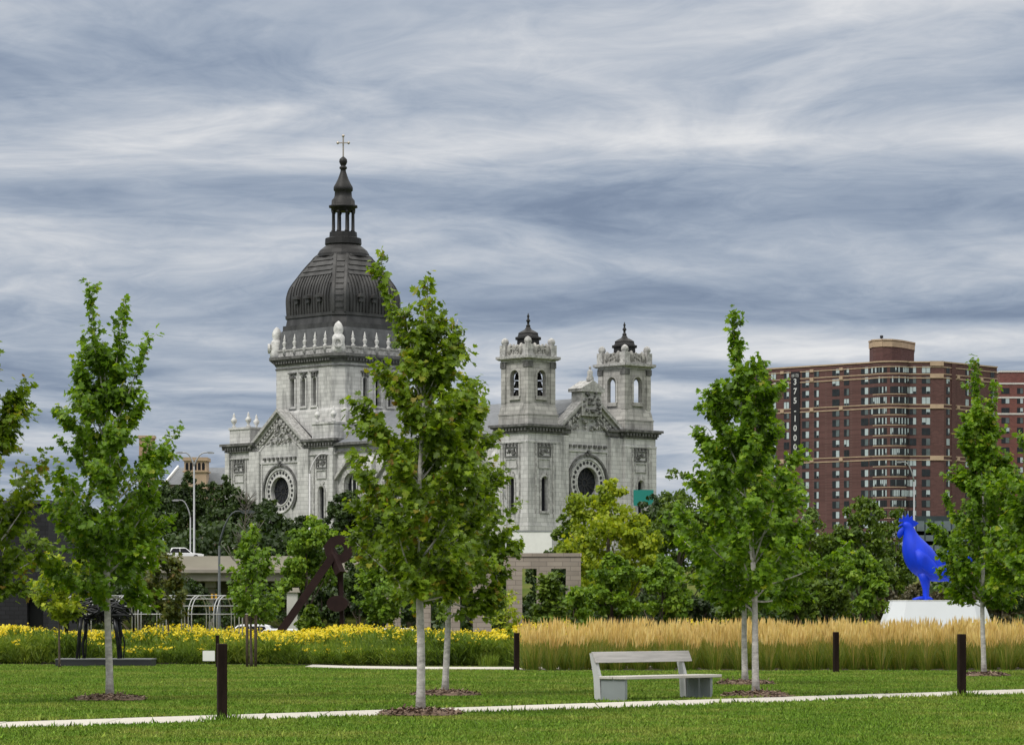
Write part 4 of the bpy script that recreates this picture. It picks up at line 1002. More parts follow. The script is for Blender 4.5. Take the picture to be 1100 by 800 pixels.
# blue bird on its white plinth
d = 150; r_ = thing('statue_plinth', 'large white plinth with sloping sides under the blue bird', 'plinth', (px(1005, d), d, 0)); s = d / F
tp = pz(645, d)
def oc(hx, hy, k): return [(-hx + k, -hy), (hx - k, -hy), (hx, -hy + k), (hx, hy - k), (hx - k, hy), (-hx + k, hy), (-hx, hy - k), (-hx, -hy + k)]
m = MB(); m.prism(oc(3.0, 2.2, 1.0), -.1, tp, 0, oc(2.12, 1.5, .55)); m.build('block', mat('smooth_white', (.62, .645, .68), .6, .03, .6), r_)
m = MB(); m.prism(oc(2.14, 1.52, .56), tp, tp + .03); m.build('top', WHITE, r_)
BLUE = mat('ultramarine_paint', (.002, .036, .60), .5, .22, 2.2, spec=.3, stretch=(1, 1, .35), bump=.25)
r_ = thing('bird_statue', 'giant ultramarine blue cockerel statue facing left on the white plinth', 'statue', (px(993, d), d, tp + .03))
k = d / F
def bp(x, y): return ((940 + x / 5.71 - 993) * k, (540 + y / 5.71 - 645) * -k - .03)    # crop pixel -> statue metres
def loft(m, secs, n=14):
    """secs: centre (x,z), half thickness across the path in the side view, half width in depth"""
    P_ = [Vector((c[0], 0, c[1])) for c, a, b in secs]; v = []
    for i, (c, a, b) in enumerate(secs):
        t = (P_[min(i + 1, len(P_) - 1)] - P_[max(i - 1, 0)]).normalized(); nrm = Vector((-t.z, 0, t.x))
        for j in range(n):
            g = 2 * math.pi * j / n; v.append(P_[i] + nrm * a * math.cos(g) + Vector((0, 1, 0)) * b * math.sin(g))
    fs = [(j * n + i, j * n + (i + 1) % n, (j + 1) * n + (i + 1) % n, (j + 1) * n + i) for j in range(len(secs) - 1) for i in range(n)]
    m.add(v, fs + [tuple(range(n))[::-1], tuple(range((len(secs) - 1) * n, len(secs) * n))], 0, True)
sc = k / 5.71
m = MB()
loft(m, [(bp(168, 128), 6 * sc, 6 * sc), (bp(176, 130), 20 * sc, 18 * sc), (bp(194, 136), 30 * sc, 24 * sc), (bp(208, 158), 33 * sc, 26 * sc), (bp(214, 195), 42 * sc, 34 * sc), (bp(226, 240), 66 * sc, 52 * sc), (bp(248, 298), 92 * sc, 72 * sc), (bp(288, 358), 102 * sc, 80 * sc), (bp(340, 402), 86 * sc, 72 * sc), (bp(395, 428), 62 * sc, 50 * sc), (bp(445, 436), 46 * sc, 34 * sc), (bp(495, 436), 26 * sc, 20 * sc), (bp(520, 438), 7 * sc, 6 * sc)], 18)
body = recalc(m.build('body', BLUE, r_)); sb = body.modifiers.new('s', 'SUBSURF'); sb.levels = 1; sb.render_levels = 2
m = MB()
cb = [(168, 116), (146, 116), (150, 92), (166, 102), (172, 74), (186, 92), (200, 64), (210, 90), (228, 78), (230, 102), (268, 124), (240, 146), (205, 142)]
m.ext([bp(*p) for p in cb][::-1], (0, 0, 0), (1, 0, 0), (0, 0, 1), (0, 1, 0), -8 * sc, 8 * sc)
m.build('comb', BLUE, r_)
m = MB(); loft(m, [(bp(178, 150), 8 * sc, 8 * sc), (bp(166, 168), 18 * sc, 10 * sc), (bp(154, 190), 20 * sc, 12 * sc), (bp(148, 208), 12 * sc, 8 * sc), (bp(146, 216), 3 * sc, 3 * sc)], 12); m.build('wattle', BLUE, r_)
m = MB(); loft(m, [(bp(172, 132), 12 * sc, 9 * sc), (bp(156, 138), 8 * sc, 6 * sc), (bp(142, 148), 2 * sc, 2 * sc)], 10); m.build('beak', BLUE, r_)
for sg in (-1, 1):
    m = MB(); loft(m, [(bp(245, 290), 16 * sc, 6 * sc), (bp(285, 350), 44 * sc, 12 * sc), (bp(335, 400), 40 * sc, 12 * sc), (bp(385, 436), 26 * sc, 9 * sc), (bp(440, 462), 6 * sc, 4 * sc)], 12); m.build('wing', BLUE, r_, (0, sg * 66 * sc, 0))
for i, (ax, ay, bx, by, cx, cy) in enumerate([(430, 330, 530, 280, 590, 360), (430, 350, 530, 330, 560, 420), (420, 380, 490, 370, 535, 440), (420, 395, 470, 410, 515, 462), (410, 410, 440, 440, 470, 482)]):
    m = MB(); y = (i % 3 - 1) * 14 * sc
    def bz(t, p0=(350, 400), p1=(ax, ay), p2=(bx, by), p3=(cx, cy)): return tuple((1 - t) ** 3 * p0[j] + 3 * (1 - t) ** 2 * t * p1[j] + 3 * (1 - t) * t * t * p2[j] + t ** 3 * p3[j] for j in (0, 1))
    loft(m, [(bp(*bz(t / 8)), (10 + 30 * math.sin(math.pi * min(1, t / 8 * .92 + .08))) * sc, (6 + 11 * math.sin(math.pi * t / 8)) * sc) for t in range(9)], 10); m.build('tail_feather', BLUE, r_, (0, y, 0))
for sg in (-1, 1):
    m = MB(); o = sg * 20 * sc
    loft(m, [(bp(300 + sg * 6, 430), 40 * sc, 36 * sc), (bp(308 + sg * 6, 480), 27 * sc, 24 * sc), (bp(312 + sg * 6, 530), 17 * sc, 15 * sc), (bp(312 + sg * 6, 585), 15 * sc, 14 * sc), (bp(312 + sg * 6, 602), 18 * sc, 16 * sc)], 12); m.build('leg', BLUE, r_, (0, o, 0))
    for a in (-.5, 0, .5, math.pi):
        m = MB(); l = (80 if abs(a) < 2 else 40) * sc; c = bp(312 + sg * 6, 597)
        dx, dy = -math.cos(a) * l, math.sin(a) * l * .8
        m.tube([(c[0], o, .1), (c[0] + dx * .5, o + dy * .5, .11), (c[0] + dx, o + dy, .04)], [11 * sc, 9 * sc, 4 * sc], 8); m.build('toe', BLUE, r_)
# ------------------------------------------------------------------ ground
def lawnmat(name, green, dry, rough=.8):
    m, t, b = newmat(name)
    g = nd(t, 'ShaderNodeNewGeometry')
    def nz(scale, det, sx=(1, 1, 1)):
        mp = nd(t, 'ShaderNodeMapping'); t.links.new(g.outputs['Position'], mp.inputs[0]); mp.inputs['Scale'].default_value = sx
        n = nd(t, 'ShaderNodeTexNoise'); t.links.new(mp.outputs[0], n.inputs['Vector']); n.inputs['Scale'].default_value = scale; n.inputs['Detail'].default_value = det; n.inputs['Roughness'].default_value = .6
        return n.outputs[0]
    a = nz(.32, 5); c = nz(2.2, 4)
    sm = nd(t, 'ShaderNodeMath', operation='MULTIPLY_ADD'); t.links.new(c, sm.inputs[0]); sm.inputs[1].default_value = .45
    m2 = nd(t, 'ShaderNodeMath', operation='MULTIPLY'); t.links.new(a, m2.inputs[0]); m2.inputs[1].default_value = .55; t.links.new(m2.outputs[0], sm.inputs[2])
    col = mramp(t, sm.outputs[0], [(.36, mul(green, .72)), (.46, green), (.56, tuple(.55 * x + .45 * y for x, y in zip(green, dry))), (.67, dry)])
    return m, t, b, col
LAWN, t_, b_, c_ = lawnmat('lawn_soil', (.065, .095, .012), (.13, .125, .035))
t_.links.new(c_, b_.inputs['Base Color']); b_.inputs['Roughness'].default_value = .9; b_.inputs['Specular IOR Level'].default_value = .1
BLADE, t_, b_, c_ = lawnmat('grass_blade', (.110, .208, .011), (.255, .275, .05))
at_ = nd(t_, 'ShaderNodeAttribute', attribute_name='tint')
hv = nd(t_, 'ShaderNodeMapRange'); t_.links.new(at_.outputs['Fac'], hv.inputs[0]); hv.inputs[3].default_value = .5; hv.inputs[4].default_value = 1.65
vs_ = nd(t_, 'ShaderNodeVectorMath', operation='SCALE'); t_.links.new(c_, vs_.inputs[0]); t_.links.new(hv.outputs[0], vs_.inputs['Scale'])
t_.links.new(vs_.outputs[0], b_.inputs['Base Color']); b_.inputs['Roughness'].default_value = .6; b_.inputs['Specular IOR Level'].default_value = .25

def ground():
    ys = np.unique(np.concatenate([np.linspace(-80, 150, 24), np.linspace(152, 158, 5), np.linspace(160, 560, 101), np.linspace(130, 560, 60), np.linspace(560, 900, 24), np.geomspace(900, 7000, 14)]))
    xs = np.unique(np.concatenate([-np.geomspace(40, 3000, 12), np.linspace(-40, 40, 9), np.geomspace(40, 3000, 12)]))
    v = [(x, y, gh(y)) for y in ys for x in xs]; n = len(xs)
    f = [(j * n + i, j * n + i + 1, (j + 1) * n + i + 1, (j + 1) * n + i) for j in range(len(ys) - 1) for i in range(n - 1)]
    m = MB(); m.add(v, f, 0, True); put(m.build('lawn', LAWN), kind='structure')
ground()
SLOPE = 1.12
PA, PB = 52.3, 55.5                                    # path edges: Y = PA + SLOPE X ... PB + SLOPE X
PATH = mat('path_concrete', (.50, .47, .42), .85, .08, 1.2, fine=1)
m = MB()
x = -24.0
rg = random.Random(3)
while x < 40:                                          # slabs with narrow joints, 5 mm above the soil
    x1 = x + 1.5
    m.box(0, 0, 0, 0, 0, 0) if False else None
    q = [(x + .012, PA + SLOPE * x), (x1 - .012, PA + SLOPE * x1), (x1 - .012, PB + SLOPE * x1), (x + .012, PB + SLOPE * x)]
    m.prism(q, -.05, .008 + rg.uniform(0, .006)); x = x1
put(m.build('garden_path', PATH), kind='structure')
m = MB()
cl = [(-6.3, 98.5), (-5.2, 96.2), (-3, 94.3), (0, 93.8), (2.2, 94.2), (3.6, 96.0), (5.5, 101)]
for (a, b) in zip(cl[:-1], cl[1:]):
    a, b = Vector((*a, 0)), Vector((*b, 0)); 
    m.prism([(a.x, a.y - 2.0), (b.x, b.y - 2.0), (b.x, b.y + 1.6), (a.x, a.y + 1.6)], -.05, .03)
put(m.build('cross_path', PATH), kind='structure')
SOIL = mat('bed_soil', (.05, .042, .028), .95, .3, 2)
m = MB(); m.add([(-40, 101.5, .012), (-9, 101.5, .012), (-3.5, 98, .012), (-.5, 97.2, .012), (.2, 90.6, .012), (30, 90.0, .012), (30, 135, .012), (-40, 135, .012)], [tuple(range(8))]); put(m.build('planting_bed', SOIL), kind='structure')

# ------------------------------------------------------------------ fast leaf / blade meshes
def field(name, P, T, Nn, S, tint, tmpl, faces, mats, parent=None, loc=(0, 0, 0), mi=None):
    """one mesh of many small pieces: template (k,3) placed at P with tip direction T, normal Nn, size S (n,) or (n,3)"""
    P = np.asarray(P, float); T = np.asarray(T, float); Nn = np.asarray(Nn, float); n = len(P)
    T = T / (np.linalg.norm(T, axis=1, keepdims=True) + 1e-9)
    B = np.cross(Nn, T); B /= (np.linalg.norm(B, axis=1, keepdims=True) + 1e-9); Nn = np.cross(T, B)
    S = np.asarray(S, float); S = np.repeat(S[:, None], 3, 1) if S.ndim == 1 else S
    tm = np.asarray(tmpl, float); k = len(tm)
    V = P[:, None, :] + (B * S[:, :1])[:, None, :] * tm[None, :, :1] + (T * S[:, 1:2])[:, None, :] * tm[None, :, 1:2] + (Nn * S[:, 2:])[:, None, :] * tm[None, :, 2:]
    fl = [len(f) for f in faces]; flat = np.concatenate([np.array(f) for f in faces])
    loops = (np.arange(n)[:, None] * k + flat[None, :]).ravel()
    starts = (np.arange(n)[:, None] * len(flat) + np.concatenate([[0], np.cumsum(fl)[:-1]])[None, :]).ravel()
    me = bpy.data.meshes.new(name)
    me.vertices.add(n * k); me.vertices.foreach_set('co', V.astype(np.float32).ravel())
    me.loops.add(len(loops)); me.loops.foreach_set('vertex_index', loops.astype(np.int32))
    me.polygons.add(n * len(fl)); me.polygons.foreach_set('loop_start', starts.astype(np.int32))
    try: me.polygons.foreach_set('loop_total', np.tile(fl, n).astype(np.int32))
    except Exception: pass
    for mm in (mats if isinstance(mats, (list, tuple)) else [mats]): me.materials.append(mm)
    me.update(calc_edges=True)
    at = me.attributes.new('tint', 'FLOAT', 'FACE'); at.data.foreach_set('value', np.repeat(np.asarray(tint, np.float32), len(fl)))
    o = bpy.data.objects.new(name, me); COL.objects.link(o); o.parent = parent; o.location = loc
    return o
MAPLE_T = [(0, 0, 0), (.22, -.06, .06), (.52, .22, .12), (.30, .38, .07), (.40, .74, .10), (.14, .68, .03), (0, 1.0, -.04), (-.22, -.06, .06), (-.52, .22, .12), (-.30, .38, .07), (-.40, .74, .10), (-.14, .68, .03)]
MAPLE_F = [(0, 1, 2, 3, 4, 5, 6), (6, 11, 10, 9, 8, 7, 0)]
OVAL_T = [(0, 0, 0), (.3, .3, .08), (.24, .72, .06), (0, 1, -.05), (-.3, .3, .08), (-.24, .72, .06)]
OVAL_F = [(0, 1, 2, 3), (3, 5, 4, 0)]
CLUMP_T = [(0, 0, 0), (.5, .15, .1), (.42, .7, -.04), (.1, .95, .05), (-.3, 1.0, -.1), (-.52, .45, .12)]
CLUMP_F = [(0, 1, 2, 3), (3, 4, 5, 0)]

# ------------------------------------------------------------------ trees
BARK_PALE = mat('pale_bark', (.44, .42, .40), .85, .38, 7, bump=.4, stretch=(1, 1, 2.2))
BARK_DARK = mat('dark_bark', (.09, .07, .055), .9, .35, 8, bump=.4, stretch=(1, 1, .35))
G1 = leafmat('maple_leaf', [(0, (.048, .095, .007)), (.45, (.124, .236, .012)), (.8, (.215, .335, .020)), (.93, (.27, .34, .025)), (1, (.28, .25, .03))], .42, tgain=1.6)
G1R = leafmat('turning_maple_leaf', [(0, (.052, .088, .008)), (.45, (.134, .220, .012)), (.8, (.23, .325, .020)), (.92, (.24, .26, .025)), (1, (.20, .12, .025))], .42, tgain=1.6)
GY = leafmat('yellow_green_leaf', [(0, (.11, .17, .012)), (.5, (.26, .34, .02)), (1, (.50, .52, .035))], .42)
GYB = leafmat('olive_leaf', [(0, (.05, .075, .012)), (.5, (.095, .12, .018)), (.85, (.16, .15, .03)), (1, (.20, .12, .04))], .3)
GB = leafmat('bright_leaf', [(0, (.065, .13, .010)), (.5, (.14, .25, .017)), (1, (.26, .37, .03))], .35)
GD = leafmat('dark_leaf', [(0, (.014, .030, .007)), (.5, (.032, .062, .010)), (1, (.068, .110, .018))], .2)
GM = leafmat('mid_leaf', [(0, (.034, .066, .008)), (.5, (.090, .152, .012)), (1, (.18, .255, .024))], .3)
GBR = leafmat('brown_leaf', [(0, (.05, .045, .025)), (.5, (.085, .075, .038)), (1, (.13, .12, .06))], .2)

def bez(a, b, c, n):
    t = np.linspace(0, 1, n)[:, None]; a, b, c = map(np.array, (a, b, c)); return (1 - t) ** 2 * a + 2 * t * (1 - t) * b + t * t * c
def maple(label, x, y, H, prof, seed, nleaf=6500, leaders=(), lean=(0, 0), tr=.09, lm=None, bark=None, lsize=.113, nb=38, fork=1.9, group='young maples on the lawn', name='maple_tree', z_off=0, red_zone=None, extra=(), spread=1.0):
    rg = np.random.default_rng(seed)
    lm = lm or G1; bark = bark or BARK_PALE
    root = thing(name, label, 'tree', (x, y, z_off), 0, group)
    lift = .25 if H > 5 else .1; pz_ = [p[0] + lift * max(0, 1 - (p[0] - prof[0][0]) / 1.6) for p in prof]; pr_ = [p[1] for p in prof]
    top = H
    zz = np.linspace(0, top * .96, 16)
    ph = rg.uniform(0, 6, 4)
    tx = lean[0] * (zz / top) ** 1.3 + .05 * np.sin(zz * 1.1 + ph[0]) * np.minimum(1, zz / 2.5); ty = lean[1] * (zz / top) + .05 * np.sin(zz * 1.3 + ph[1]) * np.minimum(1, zz / 2.5)
    tr *= .93; rad = tr * np.clip(1 - zz / top, .03, 1) ** .75; rad[0] *= 1.25
    m = MB(); m.tube([(a, b, c) for a, b, c in zip(tx, ty, zz)], list(rad), 10); m.build('trunk', bark, root)
    br = MB(); segs = []                                                # leaf bearing paths: (points, weight)
    def tp(z): return np.array((np.interp(z, zz, tx), np.interp(z, zz, ty), z))
    zlo, zhi = pz_[0], pz_[-1]
    for i in range(nb):
        u = (i + rg.uniform(.2, .8)) / nb
        z = zlo + (zhi - zlo) * u ** .85
        R = np.interp(z, pz_, pr_); r = R * rg.uniform(.6, 1.17); az = i * 2.399 + rg.uniform(-.4, .4)
        z0 = max(fork + rg.uniform(-.1, .25), z - r * rg.uniform(.75, 1.35)); z0 = min(z0, top * .93)
        a = tp(z0); c = np.array((tp(z)[0] + r * math.cos(az), tp(z)[1] + r * math.sin(az), z + rg.uniform(-.15, .25)))
        if z < zlo + .45: c[2] -= .15
        mid = a * .45 + c * .55; mid[2] -= .12 * r; mid[:2] += rg.uniform(-.1, .1, 2)
        pts = bez(a, mid, c, 8); r0 = float(np.interp(z0, zz, rad)) * .42
        br.tube(pts.tolist(), list(np.linspace(max(.008, r0), .005, 8)), 5)
        segs.append((pts[4:], .7))
        for j in range(7):
            t = rg.uniform(.12, 1.0) ** .8; p = pts[int(t * 7)]; d = c - a; d /= np.linalg.norm(d) + 1e-6
            dv = d * .7 + rg.normal(0, .55, 3) + np.array((0, 0, .28)); dv /= np.linalg.norm(dv)
            l = rg.uniform(.22, .55) * (.6 + .5 * R) * spread
            tw = bez(p, p + dv * l * .5, p + dv * l + np.array((0, 0, .05)), 5); segs.append((tw, .55))
            if j < 3: br.tube(tw.tolist(), [.006, .005, .004, .0035, .003], 4)
    for (dx, dy, zt, zs) in leaders:
        a = tp(zs); c = np.array((dx, dy, zt)); mid = a * .5 + c * .5; mid[:2] = a[:2] * .35 + c[:2] * .65
        pts = bez(a, mid, c, 14); br.tube(pts.tolist(), list(np.linspace(.022, .005, 14)), 5)
        segs.append((pts[5:], (zt - zs) * .6))
        for j in range(7):
            p = pts[5 + int(rg.uniform(0, 8))]; dv = rg.normal(0, .6, 3) + np.array((0, 0, .7)); dv /= np.linalg.norm(dv)
            tw = bez(p, p + dv * .13, p + dv * rg.uniform(.15, .32), 4); segs.append((tw, .17)); br.tube(tw.tolist(), .004, 4)
    for (pts, wgt) in extra:
        pts = np.array(pts, float); pts = bez(pts[0], pts[1], pts[2], 10); br.tube(pts.tolist(), list(np.linspace(.028, .005, 10)), 6); segs.append((pts[5:], wgt))
        for j in range(10):
            p = pts[4 + int(rg.uniform(0, 6))]; dv = rg.normal(0, .6, 3); dv /= np.linalg.norm(dv); tw = bez(p, p + dv * .2, p + dv * .4, 4); segs.append((tw, .4))
    br.build('branches', bark, root)
    nleaf = int(nleaf * 1.35); W = np.array([s[1] for s in segs]); cnt = np.maximum(2, (W / W.sum() * nleaf)).astype(int)
    P = []; O = []
    for (pts, _), c in zip(segs, cnt):
        t = rg.uniform(0, len(pts) - 1.001, c) ** 1.0; i = t.astype(int); f = (t - i)[:, None]
        p = pts[i] * (1 - f) + pts[np.minimum(i + 1, len(pts) - 1)] * f
        P.append(p + rg.normal(0, .055, (c, 3)))
        d = pts[-1] - pts[0]; O.append(np.repeat(d[None, :] / (np.linalg.norm(d) + 1e-6), c, 0))
    P = np.concatenate(P); O = np.concatenate(O); n = len(P)
    ax = np.stack([np.interp(P[:, 2], zz, tx), np.interp(P[:, 2], zz, ty), P[:, 2]], 1)
    outw = P - ax; outw /= np.linalg.norm(outw, axis=1, keepdims=True) + .2
    T = O * .35 + outw * .6 + rg.normal(0, .55, (n, 3)); T[:, 2] -= .55
    Nn = outw * .5 + rg.normal(0, .42, (n, 3)); Nn[:, 2] += .8; Nn[:, 1] -= .15
    S = lsize * rg.uniform(.6, 1.25, n)
    clump = rg.uniform(-.16, .16, 400)[(np.floor(P[:, 0] * 2.2).astype(int) * 7 + np.floor(P[:, 1] * 2.2).astype(int) * 13 + np.floor(P[:, 2] * 2.2).astype(int) * 29) % 400]
    tint = np.clip(rg.normal(.42, .19, n) + clump, 0, .95)
    rz = (rg.random(n) < .012)
    if red_zone: rz |= (rg.random(n) < red_zone * np.clip(clump * 6, 0, 1.2))
    tint[rz] = rg.uniform(.9, 1, rz.sum())
    field('crown', P, T, Nn, S, tint, MAPLE_T, MAPLE_F, lm, root)
    return root

def crown_leaves(rg, parts, lsize, n):
    """parts: list of ellipsoids (centre, radii): leafy clumps spread over and through them"""
    P = []; Nn = []; tint = []
    vol = np.array([r[0] * r[2] + r[1] * r[2] for c, r in parts]); share = (vol / vol.sum() * n).astype(int)
    for (c, r), k in zip(parts, share):
        c = np.array(c); r = np.array(r); nc = max(10, int(k / 110))
        d = rg.normal(0, 1, (nc, 3)); d /= np.linalg.norm(d, axis=1, keepdims=True); d[:, 2] = np.where(d[:, 2] < -.55, -d[:, 2], d[:, 2])
        cc = c + d * r * rg.uniform(.45, .98, (nc, 1)); cr = r.mean() * rg.uniform(.16, .34, nc); ct = rg.normal(0, .14, nc)
        kk = int(k / nc)
        e = rg.normal(0, 1, (nc, kk, 3)); e[..., 2] += .35; e /= np.linalg.norm(e, axis=2, keepdims=True)
        p = cc[:, None, :] + e * cr[:, None, None] * rg.uniform(.55, 1.08, (nc, kk, 1)) * np.array((1.1, 1.1, .8))
        P.append(p.reshape(-1, 3)); Nn.append((e + rg.normal(0, .45, e.shape) + np.array((0, 0, .25))).reshape(-1, 3)); tint.append((np.repeat(ct[:, None], kk, 1) + rg.normal(.45, .17, (nc, kk))).ravel())
    P = np.concatenate(P); Nn = np.concatenate(Nn); tint = np.clip(np.concatenate(tint), 0, 1)
    T = rg.normal(0, 1, P.shape); T[:, 2] -= .5
    return P, T, Nn, lsize * rg.uniform(.6, 1.35, len(P)), tint
def bgtree(label, x, ytop, half, d, lm, seed, kind='tree', n=3200, bottom=None, group=None, squash=1.0, name=None, lobes=7, ls=None, bark=None):
    """a tree seen at pixel column x with its top at row ytop and half width half (pixels) at distance d"""
    rg = np.random.default_rng(seed)
    z0 = gh(d); R = half * d / F; zt = pz(ytop, d) - z0; zb = (pz(bottom, d) - z0) * .6 if bottom else (.25 * zt if kind == 'tree' else .05)
    zb = max(0.05, zb); zt += .07 * (zt - zb); hh = (zt - zb) / 2; zc = zb + hh
    root = thing(name or ('broadleaf_tree' if kind == 'tree' else 'shrub'), label, 'tree' if kind == 'tree' else 'shrub', (px(x, d), d, z0), 0, group)
    m = MB(); tr_ = max(.03, .05 * R)
    m.tube([(0, 0, -.4), (rg.uniform(-.1, .1), 0, zc * .5), (rg.uniform(-.2, .2) * R * .4, 0, zc), (0, 0, zt * .85)], [tr_ * 1.4, tr_, tr_ * .7, tr_ * .15], 8)
    for i in range(7):
        a = i * 2.4; z1 = zb + hh * rg.uniform(.0, .9); r_ = R * rg.uniform(.45, .75)
        m.tube([(0, 0, z1 * .8), (math.cos(a) * r_ * .5, math.sin(a) * r_ * .5, z1 + hh * .15), (math.cos(a) * r_, math.sin(a) * r_, z1 + hh * .5)], [tr_ * .5, tr_ * .3, tr_ * .08], 5)
    m.build('trunk', bark or BARK_DARK, root)
    parts = [((0, 0, zc - hh * .05), (R * .72, R * .72, hh * .80))]
    for i in range(lobes):
        a = i * 2.399 + rg.uniform(-.4, .4); zz_ = rg.uniform(-.62, .72); rr = math.sqrt(max(.05, 1 - zz_ * zz_ * .9)); s = rg.uniform(.30, .46)
        parts.append(((math.cos(a) * R * rr * (1 - s), math.sin(a) * R * rr * (1 - s), zc + zz_ * hh * (1 - s * .5)), (R * s, R * s, hh * s * .9)))
    parts.append(((rg.uniform(-.1, .1) * R, 0, zt - hh * .32), (R * .34, R * .34, hh * .32)))
    P, T, Nn, S, tint = crown_leaves(rg, parts, .66 * (ls or max(.16, 4.6 * d / F)), int(n * 2.3))
    field('crown', P, T, Nn, S, tint, CLUMP_T, CLUMP_F, lm, root)
    return root

# near maples ----------------------------------------------------------------
CH = mat('mulch_chip', (.13, .085, .06), .9, .6, 25)
CH2 = mat('pale_mulch_chip', (.30, .22, .16), .9, .4, 25)
def mulch(label, x, y, r, seed):
    rg = np.random.default_rng(seed)
    o = MB(); prof = [(r, .0), (r * .85, .045), (r * .5, .07), (0.05, .085)]
    n = 28; v = []; f = []
    for j, (q, z) in enumerate(prof):
        for i in range(n):
            a = 2 * math.pi * i / n; k = 1 + .08 * math.sin(3 * a + seed) + .05 * math.sin(7 * a + seed * 2); v.append((q * k * math.cos(a), q * k * math.sin(a), z))
    f = [(j * n + i, j * n + (i + 1) % n, (j + 1) * n + (i + 1) % n, (j + 1) * n + i) for j in range(3) for i in range(n)] + [tuple(range(3 * n, 4 * n))]
    o.add(v, f, 0, True); b = o.build('mulch_ring', CH, None, (x, y, .02)); put(b, label, 'mulch', 'mulch rings under the maples')
    k = 560; a = rg.uniform(0, 6.283, k); q = r * np.sqrt(rg.random(k)) * 1.04
    P = np.stack([q * np.cos(a), q * np.sin(a), np.interp(q, [.05, r * .5, r * .85, r, r * 1.2], [.085, .07, .045, .0, .0]) + .01], 1)
    T = rg.normal(0, 1, (k, 3)); T[:, 2] *= .25; Nn = rg.normal(0, .5, (k, 3)); Nn[:, 2] += 1
    S = np.stack([rg.uniform(.02, .035, k), rg.uniform(.05, .11, k), np.full(k, .02)], 1)
    tm = [(-.5, 0, 0), (.5, 0, 0), (.45, 1, .2), (-.45, 1, .2)]; fc = [(0, 1, 2, 3)]
    s = rg.random(k) < .3
    put(field('chips', P[~s], T[~s], Nn[~s], S[~s], np.zeros((~s).sum()), tm, fc, CH, b), kind='stuff'); put(field('pale_chips', P[s], T[s], Nn[s], S[s], np.zeros(s.sum()), tm, fc, CH2, b), kind='stuff')
    return b
def at(x, ybase): d = 1.6 * F / (ybase - 660); return px(x, d), d
X, Y = at(118, 752)
maple('tall maple with two thin leader shoots standing alone on the left lawn', X, Y, 7.0, [(1.85, .85), (2.5, 1.28), (3.4, 1.3), (4.4, 1.15), (5.0, .95), (5.6, .7), (6.1, .45), (6.5, .2)], 1, 9500,
      leaders=[(-.40, 0, 7.85, 5.2), (.27, .1, 7.5, 5.4), (.72, -.1, 6.8, 4.9), (-.62, .2, 6.35, 4.7), (1.32, 0, 5.15, 3.6)], lean=(-.1, 0), tr=.078, red_zone=.05)
mulch('mulch ring under the lone left maple', X, Y, .66, 3)
X, Y = at(451.5, 768)
maple('nearest maple of the middle pair with reddish leaf tips and straight white trunk', X, Y, 6.7, [(1.7, .6), (2.3, .98), (3.3, 1.05), (4.2, 1.05), (5.0, .88), (5.6, .68), (6.2, .35)], 2, 11000,
      leaders=[(-.66, .1, 7.38, 4.9), (.12, 0, 6.95, 5.4), (.6, 0, 6.3, 4.8), (-.25, -.1, 6.45, 5.0)], lean=(.03, 0), tr=.077, lm=G1R, red_zone=.12, lsize=.11)
mulch('mulch ring at the path edge under the nearest middle maple', X, Y, .66, 4)
X, Y = at(478, 747)
maple('farther maple of the middle pair leaning its crown to the right', X, Y, 6.2, [(1.65, .9), (2.3, 1.45), (3.2, 1.5), (4.0, 1.2), (4.8, .85), (5.5, .5), (6.0, .2)], 3, 9500,
      leaders=[(.78, 0, 6.15, 4.2), (.45, 0, 6.0, 4.4), (1.15, 0, 4.5, 2.9)], lean=(.25, 0), tr=.074, lm=G1R, red_zone=.08, lsize=.12, extra=[(((0, 0, 1.5), (.5, 0, 1.75), (1.0, 0, 2.2)), 1.6), (((.1, 0, 2.0), (.7, .1, 2.6), (1.45, 0, 3.0)), 1.6)])
mulch('mulch ring behind the path under the farther middle maple', X, Y, .66, 5)
X, Y = at(812, 748)
maple('bright green maple right of the bench with a tall pointed top', X, Y, 6.4, [(1.7, .85), (2.4, 1.42), (3.3, 1.6), (4.4, 1.18), (5.2, .74), (5.8, .55), (6.2, .32)], 4, 12500,
      leaders=[(-.46, 0, 7.5, 5.4), (-.36, .1, 7.0, 5.2), (.18, 0, 6.55, 5.0), (-.9, 0, 5.85, 4.3)], lean=(-.3, 0), tr=.077, lm=G1, extra=[(((0, 0, 1.6), (-.25, 0, 1.9), (-.9, .1, 2.3)), 1.2)])
mulch('mulch ring right of the bench under the bright pointed maple', X, Y - .12, .66, 6)
X, Y = at(800.5, 735)
maple('maple half hidden behind the pointed maple right of the bench', X, Y, 5.6, [(1.7, .8), (2.4, 1.45), (3.3, 1.5), (4.1, 1.1), (4.8, .6), (5.3, .2)], 5, 7500, lean=(-.15, 0), tr=.08, lsize=.14)
mulch('mulch ring under the half hidden right maple', X, Y, .66, 7)
X, Y = at(1057, 726)
maple('slender maple in front of the blue bird with two leader shoots', X, Y, 6.9, [(1.7, .6), (2.3, 1.2), (3.0, 1.52), (4.0, 1.28), (4.8, .9), (5.6, .66), (6.3, .48), (6.7, .2)], 6, 10500,
      leaders=[(-.27, 0, 8.3, 5.6), (.27, 0, 7.7, 5.4)], lean=(-.1, 0), tr=.074, lsize=.125, red_zone=.03)
mulch('mulch ring under the slender maple before the blue bird', X, Y, .66, 8)
maple('maple with rusty leaves reaching in from the left edge', px(-27, 57), 57, 6.6, [(1.9, .8), (2.5, 1.35), (3.3, 1.5), (4.1, 1.4), (5.0, 1.05), (5.8, .65), (6.4, .3)], 7, 8500, lm=G1R, red_zone=.25, tr=.077)
